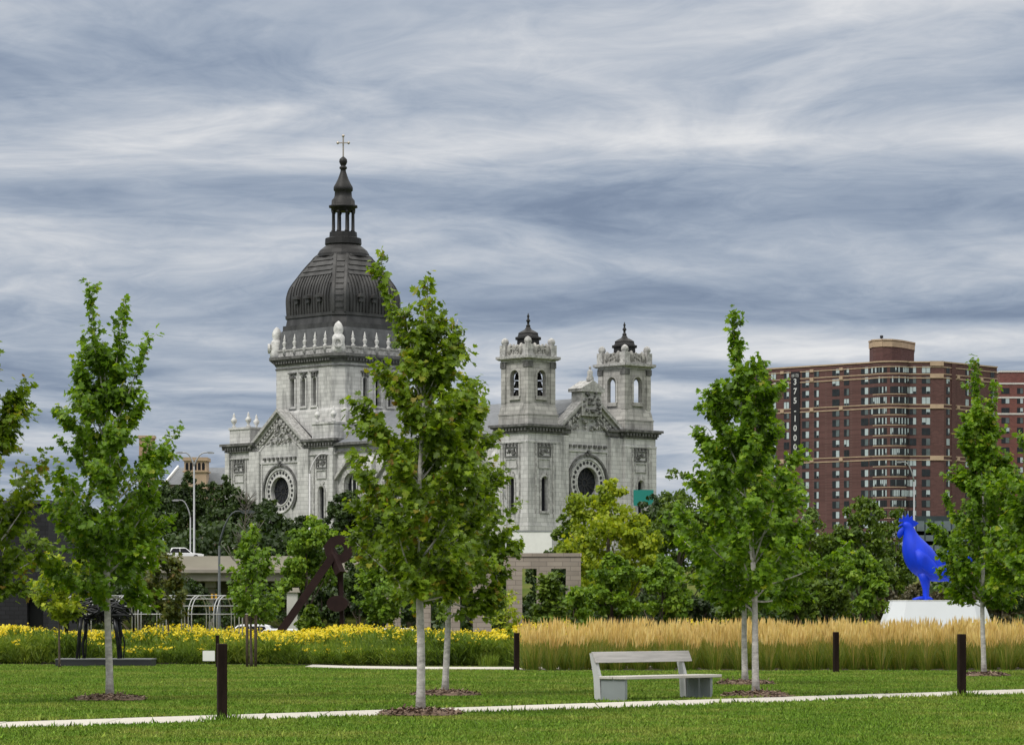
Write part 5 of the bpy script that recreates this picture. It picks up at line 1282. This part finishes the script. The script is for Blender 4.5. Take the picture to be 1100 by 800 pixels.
maple('maple whose crown reaches in from the right edge', px(1131, 66), 66, 6.0, [(1.7, .6), (2.4, 1.05), (3.3, 1.25), (4.2, 1.15), (5.0, .75), (5.7, .3)], 8, 8500, lsize=.13, tr=.077)

# young staked trees in the flower beds -----------------------------------------
YG = 'young trees in the flower beds'
maple('little yellow green tree beside the dark block building', px(64, 96), 96, 3.2, [(1.5, .35), (1.9, .8), (2.4, .95), (2.9, .6), (3.2, .25)], 21, 1500, lm=GY, bark=BARK_DARK, tr=.04, lsize=.15, nb=16, fork=1.35, group=YG, name='young_tree')
maple('little olive brown tree in the flowers by the trellis', px(181, 108), 108, 3.7, [(1.5, .4), (2.0, .7), (2.7, .78), (3.3, .5), (3.7, .2)], 22, 1700, lm=GYB, bark=BARK_DARK, tr=.045, lsize=.15, nb=18, fork=1.4, group=YG, name='young_tree')
maple('young green tree tied between two stakes left of the steel beams', px(270, 97), 97, 4.2, [(1.5, .5), (2.0, .95), (2.6, .95), (3.3, .6), (3.9, .25)], 23, 1500, lm=GB, bark=BARK_DARK, tr=.05, lsize=.15, nb=24, fork=1.4, group=YG, name='young_tree')
m_ = MB()
for i, sx in enumerate((-.12, .14)):
    m = MB(); m.lathe([(.045, 0), (.045, 1.55), (.02, 1.6)], (0, 0), 8); o = m.build('tree_stake', mat('stake_wood', (.10, .075, .055), .9, .3, 6), None, (px(270, 96.5) + sx, 96.4, 0))
    put(o, ['thin brown stake on the left of the tied young tree', 'thin brown stake on the right of the tied young tree'][i], 'stake', 'stakes of the young tree')
maple('small light green tree left of the middle maples before the steel disc', px(412, 120), 120, 3.7, [(1.4, .5), (1.9, .95), (2.6, 1.0), (3.2, .7), (3.7, .3)], 24, 2000, lm=GB, bark=BARK_DARK, tr=.045, lsize=.17, nb=20, fork=1.4, group=YG, name='young_tree')
maple('sparse yellow sapling in front of the stone arcade opening', px(546, 110), 110, 2.2, [(.7, .3), (1.2, .55), (1.7, .5), (2.1, .2)], 25, 330, lm=GY, bark=BARK_DARK, tr=.025, lsize=.14, nb=12, fork=.6, group=YG, name='young_tree')
maple('green sapling in front of the right stone arcade opening', px(590, 112), 112, 3.0, [(.3, .6), (.8, .95), (1.4, .75), (2.1, .45), (2.8, .2)], 26, 2100, lm=GM, bark=BARK_DARK, tr=.03, lsize=.17, nb=24, fork=.3, group=YG, name='young_tree')
# bare tree
r_ = thing('bare_tree', 'thin leafless tree in front of the dark trees left of the church', 'tree', (px(264, 150), 150, 0))
rg = random.Random(4); m = MB(); Hb = pz(528, 150)
m.tube([(0, 0, 0), (.05, 0, Hb * .4), (-.05, 0, Hb * .75), (.05, 0, Hb)], [.08, .06, .03, .008], 6); m.build('trunk', BARK_DARK, r_)
m = MB()
for i in range(34):
    z = rg.uniform(.45, .95) * Hb; a = rg.uniform(0, 6.28); l = rg.uniform(.6, 1.9) * (1.25 - z / Hb)
    c = (math.cos(a) * l, math.sin(a) * l, z + l * 1.0); m.tube([(0, 0, z), (c[0] * .5, c[1] * .5, z + l * .35), c], [.03, .022, .01], 4)
    for j in range(3): m.tube([(c[0] * .5, c[1] * .5, z + l * .35), (c[0] * .7 + rg.uniform(-.3, .3), c[1] * .7, z + l * .9)], [.016, .008], 4)
m.build('branches', mat('grey_twig', (.13, .12, .105), .9, .3, 5), r_)

# shrubs and trees behind the beds ------------------------------------------------
for a in [
    ('round mid green small tree right of the stone arcade', 655, 597, 40, 124, GB, 41, 'tree', 3400, 668),
    ('small light tipped tree between the round tree and the dark trees', 712, 600, 36, 128, GB, 42, 'tree', 3000, 668),
    ('low green shrub against the right end of the stone arcade', 618, 634, 24, 118, GB, 43, 'shrub', 1500, 672),
    ('low dark shrub behind the feather grass near the bench', 752, 628, 30, 130, GD, 44, 'shrub', 1700, 670),
    ('green shrub under the right pair of maples', 800, 622, 34, 128, GM, 45, 'shrub', 2000, 670),
    ('leafy shrub just right of the right pair of maples', 855, 610, 30, 124, GM, 46, 'shrub', 2000, 670),
    ('small upright tree left of the white plinth', 926, 592, 30, 122, GB, 47, 'tree', 2600, 668),
    ('bushy shrub between the maples and the upright small tree', 888, 604, 30, 126, GM, 48, 'shrub', 2000, 670)]:
    bgtree(*a[:8], n=a[8], bottom=a[9], ls=.19, group='small trees and shrubs behind the grasses')
for a in [
    ('bright yellow green tree in front of the church facade', 655, 526, 64, 185, GY, 51, 6200, 670),
    ('small dark tree between the white hoarding and the yellow green tree', 606, 558, 26, 200, GM, 52, 2200, 672),
    ('large dark tree right of the church below the sky gap', 728, 512, 50, 215, GM, 53, 5000, 670),
    ('dark tree filling the gap behind the yellow green tree', 702, 538, 36, 225, GD, 54, 3000, 670),
    ('dark tree behind the pointed maple', 800, 535, 46, 215, GM, 55, 3400, 670),
    ('dark green tree below the left wing of the apartment tower', 872, 548, 42, 225, GM, 56, 3600, 670),
    ('dark green tree below the curved bay of the apartment tower', 925, 541, 40, 215, GM, 57, 3800, 670),
    ('dark tree right behind the head of the blue bird', 962, 552, 30, 235, GM, 58, 2600, 670),
    ('mid green tree behind the slender maple', 1046, 566, 42, 230, GM, 59, 3400, 655),
    ('green tree at the right edge behind the maples', 1096, 560, 40, 220, GM, 60, 3200, 668)]:
    bgtree(a[0], *a[1:6], a[6], 'tree', n=a[7], bottom=a[8], group='trees behind the garden', lobes=10, ls=.30)
for a in [
    ('dry brown shrub behind the legs of the blue bird', 992, 628, 34, 190, GBR, 61, 1800),
    ('dry brown shrub below the slender maple', 1076, 632, 30, 185, GBR, 62, 1600),
    ('dull brown shrub behind the left end of the white plinth', 950, 632, 22, 195, GBR, 63, 1200),
    ('dark shrub right of the white plinth', 1040, 640, 26, 180, GD, 64, 1300),
    ('dark shrub at the right edge under the maples', 1104, 622, 30, 178, GD, 65, 1500)]:
    bgtree(*a[:7], 'shrub', n=a[7], bottom=672, group='shrubs behind the blue bird', ls=.24)
for a in [
    ('broad dark tree left of the church below the tan tower', 205, 514, 34, 430, GD, 71, 3400, 600),
    ('broad dark tree below the left corner of the church', 246, 516, 36, 425, GD, 72, 3400, 600),
    ('dark tree below the church rose window', 291, 540, 32, 415, GD, 73, 3000, 605),
    ('low dark tree at the foot of the church wall', 330, 556, 26, 410, GD, 74, 2200, 605),
    ('dark tree right of the slim white lamp', 372, 528, 30, 405, GD, 75, 2600, 605),
    ('dark tree behind the reddish middle maple', 415, 540, 34, 400, GD, 76, 2600, 605),
    ('dark tree at the foot of the church nave', 470, 560, 34, 395, GD, 77, 2400, 605),
    ('dark tree at the foot of the church beside the hoarding', 530, 575, 30, 390, GD, 78, 2000, 605),
    ('dark tree hidden behind the lone left maple', 150, 525, 34, 420, GD, 79, 2600, 600),
    ('dark tree between the tan stack and the tan tower', 178, 518, 30, 440, GD, 70, 2800, 600),
    ('dark tree beyond the black block building', 95, 548, 40, 300, GD, 80, 3000, 650)]:
    bgtree(a[0], *a[1:6], a[6], 'tree', n=int(a[7] * 1.5), bottom=a[8], group='dark trees beyond the bridge', lobes=12, ls=.46)
for a in [
    ('light green tree left of the rust brown ring', 330, 560, 36, 175, GB, 81, 3600, 640),
    ('dark tree behind the rust brown disc', 385, 590, 30, 195, GD, 82, 2600, 668),
    ('dark tree behind the stone piers', 440, 600, 36, 190, GD, 83, 2600, 672),
    ('dark tree behind the stone arcade', 515, 598, 40, 180, GD, 84, 2800, 672),
    ('dark tree seen through the arcade openings', 590, 602, 30, 172, GD, 85, 2200, 672)]:
    bgtree(a[0], *a[1:6], a[6], 'tree', n=a[7], bottom=a[8], group='trees between bridge and arcade', lobes=9, ls=.26)
for a in [
    ('dark hedge shrub under the left end of the bridge', 75, 628, 36, 205, GD, 91, 1700),
    ('dark shrub under the bridge behind the trellis', 150, 626, 42, 215, GD, 92, 1800),
    ('dark shrub under the bridge beside the signal', 200, 624, 34, 205, GD, 93, 1700),
    ('dark shrub behind the white car', 262, 630, 34, 220, GD, 94, 1700),
    ('dark shrub left of the pale pier', 305, 628, 26, 235, GD, 95, 1500),
    ('dark shrub behind the steel beams', 345, 628, 30, 185, GD, 96, 1600),
    ('small green shrub in front of the steel disc', 333, 652, 14, 145, GM, 97, 700)]:
    bgtree(*a[:7], 'shrub', n=a[7], bottom=680, group='shrubs below the bridge', ls=.26)

def undergrowth(label, x0, x1, d0, d1, h0, h1, n, ls, lm, seed):
    rg = np.random.default_rng(seed); k = n // 60
    dd = rg.uniform(d0, d1, k); cx = (rg.uniform(x0, x1, k) - 550) / F * dd
    H = (h0 + (h1 - h0) * (.5 + .5 * np.sin(cx * .21 + seed)) * rg.uniform(.4, 1, k))
    c = np.stack([cx, dd, np.array([gh(y) for y in dd]) + H * rg.uniform(.05, .95, k)], 1); r = np.clip(H * .3, .5, 2.0)
    e = rg.normal(0, 1, (k, 60, 3)); e[..., 2] += .35; e /= np.linalg.norm(e, axis=2, keepdims=True)
    P = (c[:, None, :] + e * r[:, None, None] * rg.uniform(.5, 1.1, (k, 60, 1))).reshape(-1, 3); Nn = (e + rg.normal(0, .45, e.shape)).reshape(-1, 3)
    T = rg.normal(0, 1, P.shape); T[:, 2] -= .4
    tint = np.clip(rg.normal(.42, .16, len(P)) + np.repeat(rg.normal(0, .14, k), 60), 0, 1)
    put(field('undergrowth', P, T, Nn, ls * rg.uniform(.6, 1.3, len(P)), tint, CLUMP_T, CLUMP_F, lm), label, 'undergrowth', kind='stuff')
undergrowth('dark undergrowth filling the ground below the trees on the right', 590, 1180, 236, 262, 2.2, 5.2, 26000, .34, GD, 1)
undergrowth('dark undergrowth on the slope below and beyond the bridge', -60, 515, 380, 392, 7.5, 11.0, 42000, .5, GD, 2)
undergrowth('low dark undergrowth behind the stone arcade', 405, 640, 196, 206, 2.0, 4.0, 9000, .3, GD, 3)

m = MB(); m.add([(-90, 158.5, -.53), (14, 158.5, -.53), (14, 182, -.53), (-90, 182, -.53)], [(0, 1, 2, 3)]); put(m.build('street', ASPH), kind='structure')

# ------------------------------------------------------------------ lawn grass, feather grass, prairie flowers
def lawn_grass():
    rg = np.random.default_rng(77); n = 800000
    d = 36 + (102 - 36) * rg.random(n) ** 1.15; x = (rg.random(n) * 2 - 1) * .2 * d
    rear = np.where(x < -9, 101.5, np.where(x < -3.5, 101.5 - (x + 9) * .64, np.where(x < 0, 97.5, 90.6)))
    s = d - SLOPE * x
    on = (s > PA + .02) & (s < PB - .02)
    cy = np.interp(x, [c[0] for c in cl], [c[1] for c in cl], left=999, right=999)
    on |= (d > cy - 2.0) & (d < cy + 1.6)
    for o in [o for o in bpy.data.objects if o.name.startswith('mulch_ring')]:
        on |= ((x - o.location.x) ** 2 + (d - o.location.y) ** 2) < (o.data.vertices[0].co.x * .93) ** 2
    k = (~on) & (d < rear); x, d, s = x[k], d[k], s[k]; n = len(x)
    P = np.stack([x, d, np.zeros(n)], 1)
    patch = .5 + .5 * np.sin(x * 1.7 + np.sin(d * .9) * 2) * np.sin(d * .55 + x * .4)
    edge = np.clip(1 - np.minimum(np.abs(s - PA), np.abs(s - PB)) / .35, 0, 1)
    h = rg.uniform(.02, .046, n) * (.8 + .5 * patch) * (1 + .9 * edge) * np.where(rg.random(n) < .02, 1.8, 1)
    ln = rg.normal(0, .35, (n, 3)); ln[:, 2] = 1
    Nn = rg.normal(0, 1, (n, 3)); Nn[:, 2] = .2
    S = np.stack([h * .42 + .006, h, h], 1)
    for px_, yb_ in ((238.5, 774.5), (1033, 748.5)):              # longer tufts the mower leaves round the posts
        X_, Y_ = at(px_, yb_); q = 170; a = rg.uniform(0, 6.283, q); r = rg.uniform(.08, .36, q)
        P = np.concatenate([P, np.stack([X_ + .05 + r * np.cos(a) * 1.3, Y_ - .05 + r * np.sin(a), np.zeros(q)], 1)]); l2 = rg.normal(0, .35, (q, 3)); l2[:, 2] = 1; ln = np.concatenate([ln, l2])
        n2_ = rg.normal(0, 1, (q, 3)); n2_[:, 2] = .2; Nn = np.concatenate([Nn, n2_]); h2 = rg.uniform(.07, .19, q) * (1.3 - r * 1.6); S = np.concatenate([S, np.stack([h2 * .12 + .008, h2, h2], 1)]); n += q
    tint = np.clip(rg.normal(.45, .2, n), 0, 1)
    put(field('lawn_grass', P, ln, Nn, S, tint, [(-.5, 0, 0), (.5, 0, 0), (0, 1, .3)], [(0, 1, 2)], BLADE), 'short green lawn grass with drier yellow patches on both sides of the path', 'grass', kind='stuff')
lawn_grass()

FG = leafmat('feather_grass_blade', [(0, (.05, .095, .010)), (.5, (.125, .195, .018)), (.8, (.20, .22, .03)), (1, (.30, .25, .06))], .3)
FP = leafmat('feather_grass_plume', [(0, (.54, .39, .17)), (.5, (.74, .58, .29)), (1, (.86, .74, .44))], .4, tgain=1.15)
FST = leafmat('feather_grass_stalk', [(0, (.13, .16, .025)), (.5, (.27, .24, .06)), (1, (.44, .34, .12))], .3)
BL_T = [(-.5, 0, 0), (.5, 0, 0), (-.36, .55, .12), (.36, .55, .12), (0, 1, .5)]; BL_F = [(0, 1, 3, 2), (2, 3, 4)]
PL_T = [(0, 0, 0), (.5, .3, 0), (.32, .7, 0), (0, 1, .05), (-.32, .7, 0), (-.5, .3, 0), (0, .3, .5), (0, .3, -.5)]; PL_F = [(0, 1, 2, 3), (3, 4, 5, 0), (0, 6, 3), (3, 7, 0)]
def feather_grass():
    rg = np.random.default_rng(5); C = []
    y = 91.2
    while y < 99.5:
        x = .2 + rg.uniform(0, .5)
        while x < 20.5:
            if not (y > 94.5 and x < 2.4 and rg.random() < .7): C.append((x + rg.uniform(-.13, .13), y + rg.uniform(-.18, .18), rg.uniform(.8, 1.1)))
            x += rg.uniform(.55, .8)
        y += .78
    C = np.array(C); n = len(C)
    def per(k): return np.repeat(C, k, 0)
    k = 85; c = per(k); m_ = len(c); a = rg.uniform(0, 6.283, m_); r = .17 * np.sqrt(rg.random(m_))
    P = np.stack([c[:, 0] + r * np.cos(a), c[:, 1] + r * np.sin(a), np.zeros(m_)], 1)
    T = np.stack([np.cos(a) * rg.uniform(0, .42, m_), np.sin(a) * rg.uniform(0, .42, m_), np.ones(m_)], 1)
    Nn = np.stack([np.cos(a), np.sin(a), np.full(m_, .1)], 1) + rg.normal(0, .3, (m_, 3))
    h = rg.uniform(.5, 1.12, m_) * c[:, 2]; S = np.stack([rg.uniform(.012, .022, m_), h, h * .5], 1)
    root = field('feather_grass', P, T, Nn, S, np.clip(rg.normal(.42, .22, m_) + .15 * (h - .7), 0, 1), BL_T, BL_F, FG)
    put(root, 'wide bed of feather reed grass with tan plumes behind the lawn on the right', 'ornamental grass', kind='stuff')
    k = 44; c = per(k); m_ = len(c); a = rg.uniform(0, 6.283, m_); r = .13 * np.sqrt(rg.random(m_)); sp = rg.uniform(0, .22, m_)
    B = np.stack([c[:, 0] + r * np.cos(a), c[:, 1] + r * np.sin(a), np.zeros(m_)], 1); ln_ = rg.normal(.03, .05, n).repeat(k); D = np.stack([np.cos(a) * sp + ln_, np.sin(a) * sp, np.ones(m_)], 1)
    h = rg.uniform(1.0, 1.4, m_) * c[:, 2]
    S = np.stack([np.full(m_, .008), h, h * .1], 1); Nn = rg.normal(0, 1, (m_, 3)); Nn[:, 2] = .1
    field('stalk', B, D, Nn, S, np.clip(rg.normal(.5, .2, m_), 0, 1), BL_T, BL_F, FST, root)
    pl = rg.uniform(.24, .36, m_); D2 = D / np.linalg.norm(D, axis=1, keepdims=True)
    P = B + D2 * (h - pl * .72)[:, None]
    S = np.stack([rg.uniform(.026, .044, m_), pl, rg.uniform(.026, .044, m_)], 1)
    field('plume', P, D2 + rg.normal(0, .05, (m_, 3)), Nn, S, np.clip(rg.normal(.5, .2, m_) + rg.uniform(-.2, .2, n).repeat(k), 0, 1), PL_T, PL_F, FP, root)
feather_grass()

PG = leafmat('prairie_leaf', [(0, (.055, .10, .014)), (.5, (.15, .235, .03)), (1, (.27, .33, .06))], .38)
PF = leafmat('yellow_flower', [(0, (.50, .38, .008)), (.5, (.72, .58, .012)), (1, (.84, .72, .04))], .3, tgain=1.0)
FL_T = [(0, 0, 0)] + [(.5 * math.cos(i * math.pi / 4), .5 * math.sin(i * math.pi / 4), (-.12 if i % 2 else .06)) for i in range(8)]
FL_F = [(0, 1, 2, 3), (0, 3, 4, 5), (0, 5, 6, 7), (0, 7, 8, 1)]
def prairie():
    rg = np.random.default_rng(15)
    # drifts: x range, y range, leaf height, flowering share
    def zone(n, x0, x1, y0, y1, keep, hfun, fl, name, label, spike=.35, flower_h=(0.0, .12)):
        x = rg.uniform(x0, x1, n); y = rg.uniform(y0, y1, n); k = keep(x, y); x, y = x[k], y[k]; n = len(x)
        h = hfun(x, y) * rg.uniform(.75, 1.1, n)
        q = 26; X, Y_, H_ = x.repeat(q), y.repeat(q), h.repeat(q); m_ = n * q
        a = rg.uniform(0, 6.283, m_); z = rg.random(m_) ** .8 * H_ * .85
        P = np.stack([X + .1 * np.cos(a) * rg.random(m_), Y_ + .1 * np.sin(a) * rg.random(m_), z], 1)
        T = np.stack([np.cos(a) * .8, np.sin(a) * .8, rg.uniform(.3, 1.8, m_)], 1); Nn = np.stack([np.cos(a) * .3, np.sin(a) * .3, np.ones(m_)], 1) + rg.normal(0, .4, (m_, 3))
        l = rg.uniform(.13, .32, m_) * (.6 + .5 * H_); S = np.stack([l * rg.uniform(.12, spike, m_), l, l], 1)
        root = field(name, P, T, Nn, S, np.clip(rg.normal(.45, .17, m_) + rg.normal(0, .12, n).repeat(q) + .16 * np.sin(X * 2 + Y_ * 1.3) + .1 * np.sin(X * .6), 0, 1), OVAL_T, OVAL_F, PG); put(root, label, 'flower bed', kind='stuff')
        s = rg.random(n) < fl(x, y); q = 13; X, Y_, H_ = x[s].repeat(q), y[s].repeat(q), h[s].repeat(q); m_ = len(X)
        a = rg.uniform(0, 6.283, m_); r = .17 * np.sqrt(rg.random(m_))
        P = np.stack([X + r * np.cos(a), Y_ + r * np.sin(a), H_ * rg.uniform(.84, 1.12, m_)], 1)
        T = rg.normal(0, 1, (m_, 3)); T[:, 2] *= .3; Nn = rg.normal(0, .6, (m_, 3)); Nn[:, 2] += .8; Nn[:, 1] -= .5
        field('flower_head', P, T, Nn, rg.uniform(.055, .10, m_), np.clip(rg.normal(.5, .22, m_), 0, 1), FL_T, FL_F, PF, root)
    zone(5200, -21, 2.6, 105.5, 118, lambda x, y: rg.random(len(x)) < .93, lambda x, y: .84 + .10 * np.sin(x * .9) + .012 * (y - 105), lambda x, y: np.clip(.60 + .30 * np.sin(x * .7 + 1) + .2 * np.sin(x * 2.3 + y * .8), .15, .95), 'flowering_perennials', 'broad band of yellow flowers across the left and middle of the garden')
    zone(4200, -19, .4, 98.3, 105.5, lambda x, y: (y > np.where(x < -9, 102, np.where(x < -3.5, 102 - (x + 9) * .62, 98.3))), lambda x, y: .40 + .34 * np.clip(np.sin(x * 1.1 + .6 * y) + .2, 0, 1) + .22 * np.clip(np.sin(x * .45 + 2.6), 0, 1) + .03 * (y - 100), lambda x, y: np.where(rg.random(len(x)) < .05, .5, .02), 'green_perennials', 'lower green leafy planting in front of the yellow flowers', spike=.2)
    zone(420, .1, 4.2, 97.0, 100.5, lambda x, y: rg.random(len(x)) < .85 - .17 * x, lambda x, y: 1.0 + .12 * np.sin(x * 2), lambda x, y: .7 + 0 * x, 'yellow_perennials', 'loose yellow flowers where the flower band meets the feather grass')
    zone(900, 1.2, 20, 99.5, 103.5, lambda x, y: rg.random(len(x)) < .8, lambda x, y: 1.12 + .1 * np.sin(x * 1.3), lambda x, y: np.clip(.35 + .5 * np.sin(x * .8 + 2), .05, .9), 'yellow_perennials', 'yellow flowers showing through the tan feather grass on the right')
    # upright green grass clumps in the middle of the bed
    n = 1; C = np.array([(px(x, d), d, s) for x, d, s in ((505, 99.6, 1.05), (520, 99.3, 1.0), (490, 100, .95), (535, 99.6, .9), (412, 101, .9), (398, 101.2, 1.0), (350, 102, .9), (300, 102.4, .95), (285, 102.6, .8), (365, 101.6, .95), (445, 100.6, .75), (545, 98.6, .6), (525, 97.9, .45), (200, 103.4, .85), (160, 103.4, .8), (323, 102.3, .7), (385, 101.2, .75), (430, 100.8, .85), (470, 100.2, .8), (245, 103, .8), (228, 103.2, .65), (10, 103.5, .8), (35, 103.4, .7), (262, 102.9, .7), (338, 102.2, .85), (553, 98.2, .8))])
    c = C.repeat(170, 0); m_ = len(c); a = rg.uniform(0, 6.283, m_); r = .3 * np.sqrt(rg.random(m_)); sp = rg.uniform(0, .35, m_)
    P = np.stack([c[:, 0] + r * np.cos(a), c[:, 1] + r * np.sin(a), np.zeros(m_)], 1); T = np.stack([np.cos(a) * sp, np.sin(a) * sp, np.ones(m_)], 1)
    h = rg.uniform(.6, 1.1, m_) * c[:, 2]; S = np.stack([rg.uniform(.014, .024, m_), h, h * .4], 1); Nn = rg.normal(0, 1, (m_, 3))
    put(field('clump_grass', P, T, Nn, S, np.clip(rg.normal(.42, .16, m_) + rg.normal(0, .12, len(C)).repeat(170), 0, .72), BL_T, BL_F, PG), 'upright green grass clumps among the leafy planting', 'ornamental grass', kind='stuff')
prairie()

# ------------------------------------------------------------------ bench, posts, label
WOOD = mat('weathered_bench_wood', (.40, .385, .375), .75, .22, 3, stretch=(.5, 8, 8), bump=.15)
WOODL = mat('pale_bench_seat', (.50, .475, .44), .7, .18, 3, stretch=(.5, 8, 8), bump=.1)
STEELP = mat('bench_end_panel', (.24, .265, .27), .55, .08, 2)
th = math.atan2(.74, .67)
fx, fy = px(670.5, 58.8), 58.8
r_ = thing('park_bench', 'grey wooden park bench with one backrest plank beside the path', 'bench', (fx, fy, 0), th)
LB = 2.86
m = MB(); m.box(-.02, LB, -.05, .27, .40, .458); m.box(-.02, LB, .285, .60, .40, .456); o = m.build('seat', WOODL, r_)
b = o.modifiers.new('bevel', 'BEVEL'); b.width = .008; b.segments = 1
m = MB(); m.add([(-.02, .66, .70), (LB - .02, .66, .70), (LB - .02, .71, .70), (-.02, .71, .70), (-.02, .75, .905), (LB - .02, .75, .905), (LB - .02, .80, .905), (-.02, .80, .905)], [(0, 3, 2, 1), (4, 5, 6, 7), (0, 1, 5, 4), (1, 2, 6, 5), (2, 3, 7, 6), (3, 0, 4, 7)]); o = m.build('backrest', WOOD, r_)
b = o.modifiers.new('bevel', 'BEVEL'); b.width = .008; b.segments = 1
for x0 in (0.02, 2.56):
    m = MB(); m.box(x0, x0 + .07, 0, .58, -.05, .395); m.build('end_panel', STEELP, r_)
    m = MB(); m.add([(x0, .585, -.05), (x0 + .07, .585, -.05), (x0 + .07, .74, -.05), (x0, .74, -.05), (x0, .62, .43), (x0 + .07, .62, .43), (x0 + .07, .77, .43), (x0, .77, .43), (x0, .765, .88), (x0 + .07, .765, .88), (x0 + .07, .87, .88), (x0, .87, .88)],
                  [(0, 3, 2, 1)] + [(i + j, i + (j + 1) % 4, i + 4 + (j + 1) % 4, i + 4 + j) for i in (0, 4) for j in range(4)] + [(8, 9, 10, 11)]); m.build('back_support', mat('pale_support', (.46, .47, .47), .55, .08, 2), r_)
POST = mat('dark_timber_post', (.018, .011, .009), .85, .45, 7, stretch=(1, 1, .2), bump=.3, spec=.1)
for lab, x, yb, h in (('nearest dark timber post at the left end of the path', 238.5, 774.5, 1.16), ('dark timber post at the right end of the path near the slender maple', 1033, 748.5, 1.22),
                      ('dark timber post in the feather grass right of the bench', 898, 722, 1.12), ('dark timber post where the yellow flowers meet the feather grass', 555, 720.5, 1.08)):
    X, Y = at(x, yb)
    o = thing('bollard_post', lab, 'post', (X, Y, 0), .25, 'dark timber posts')
    m = MB(); m.box(-.07, .07, -.07, .07, -.2, h); q = m.build('post', POST, o); b = q.modifiers.new('bevel', 'BEVEL'); b.width = .008; b.segments = 1
    m = MB(); m.box(-.066, .066, -.066, .066, h + .001, h + .008); m.build('end_grain_top', mat('post_top', (.05, .035, .03), .8, .3, 9), o)
d = 96; X = px(233.5, d)
o = thing('label_post', 'slender dark post with a small white label plate behind the nearest post', 'sign', (X, d, 0))
m = MB(); m.box(-.05, .05, -.05, .05, -.1, .98); m.build('post', POST, o)
m = MB(); m.box(px(218, d) - X, px(231, d) - X, -.075, -.055, pz(709.5, d), pz(698.5, d)); m.build('plate', WHITE, o)
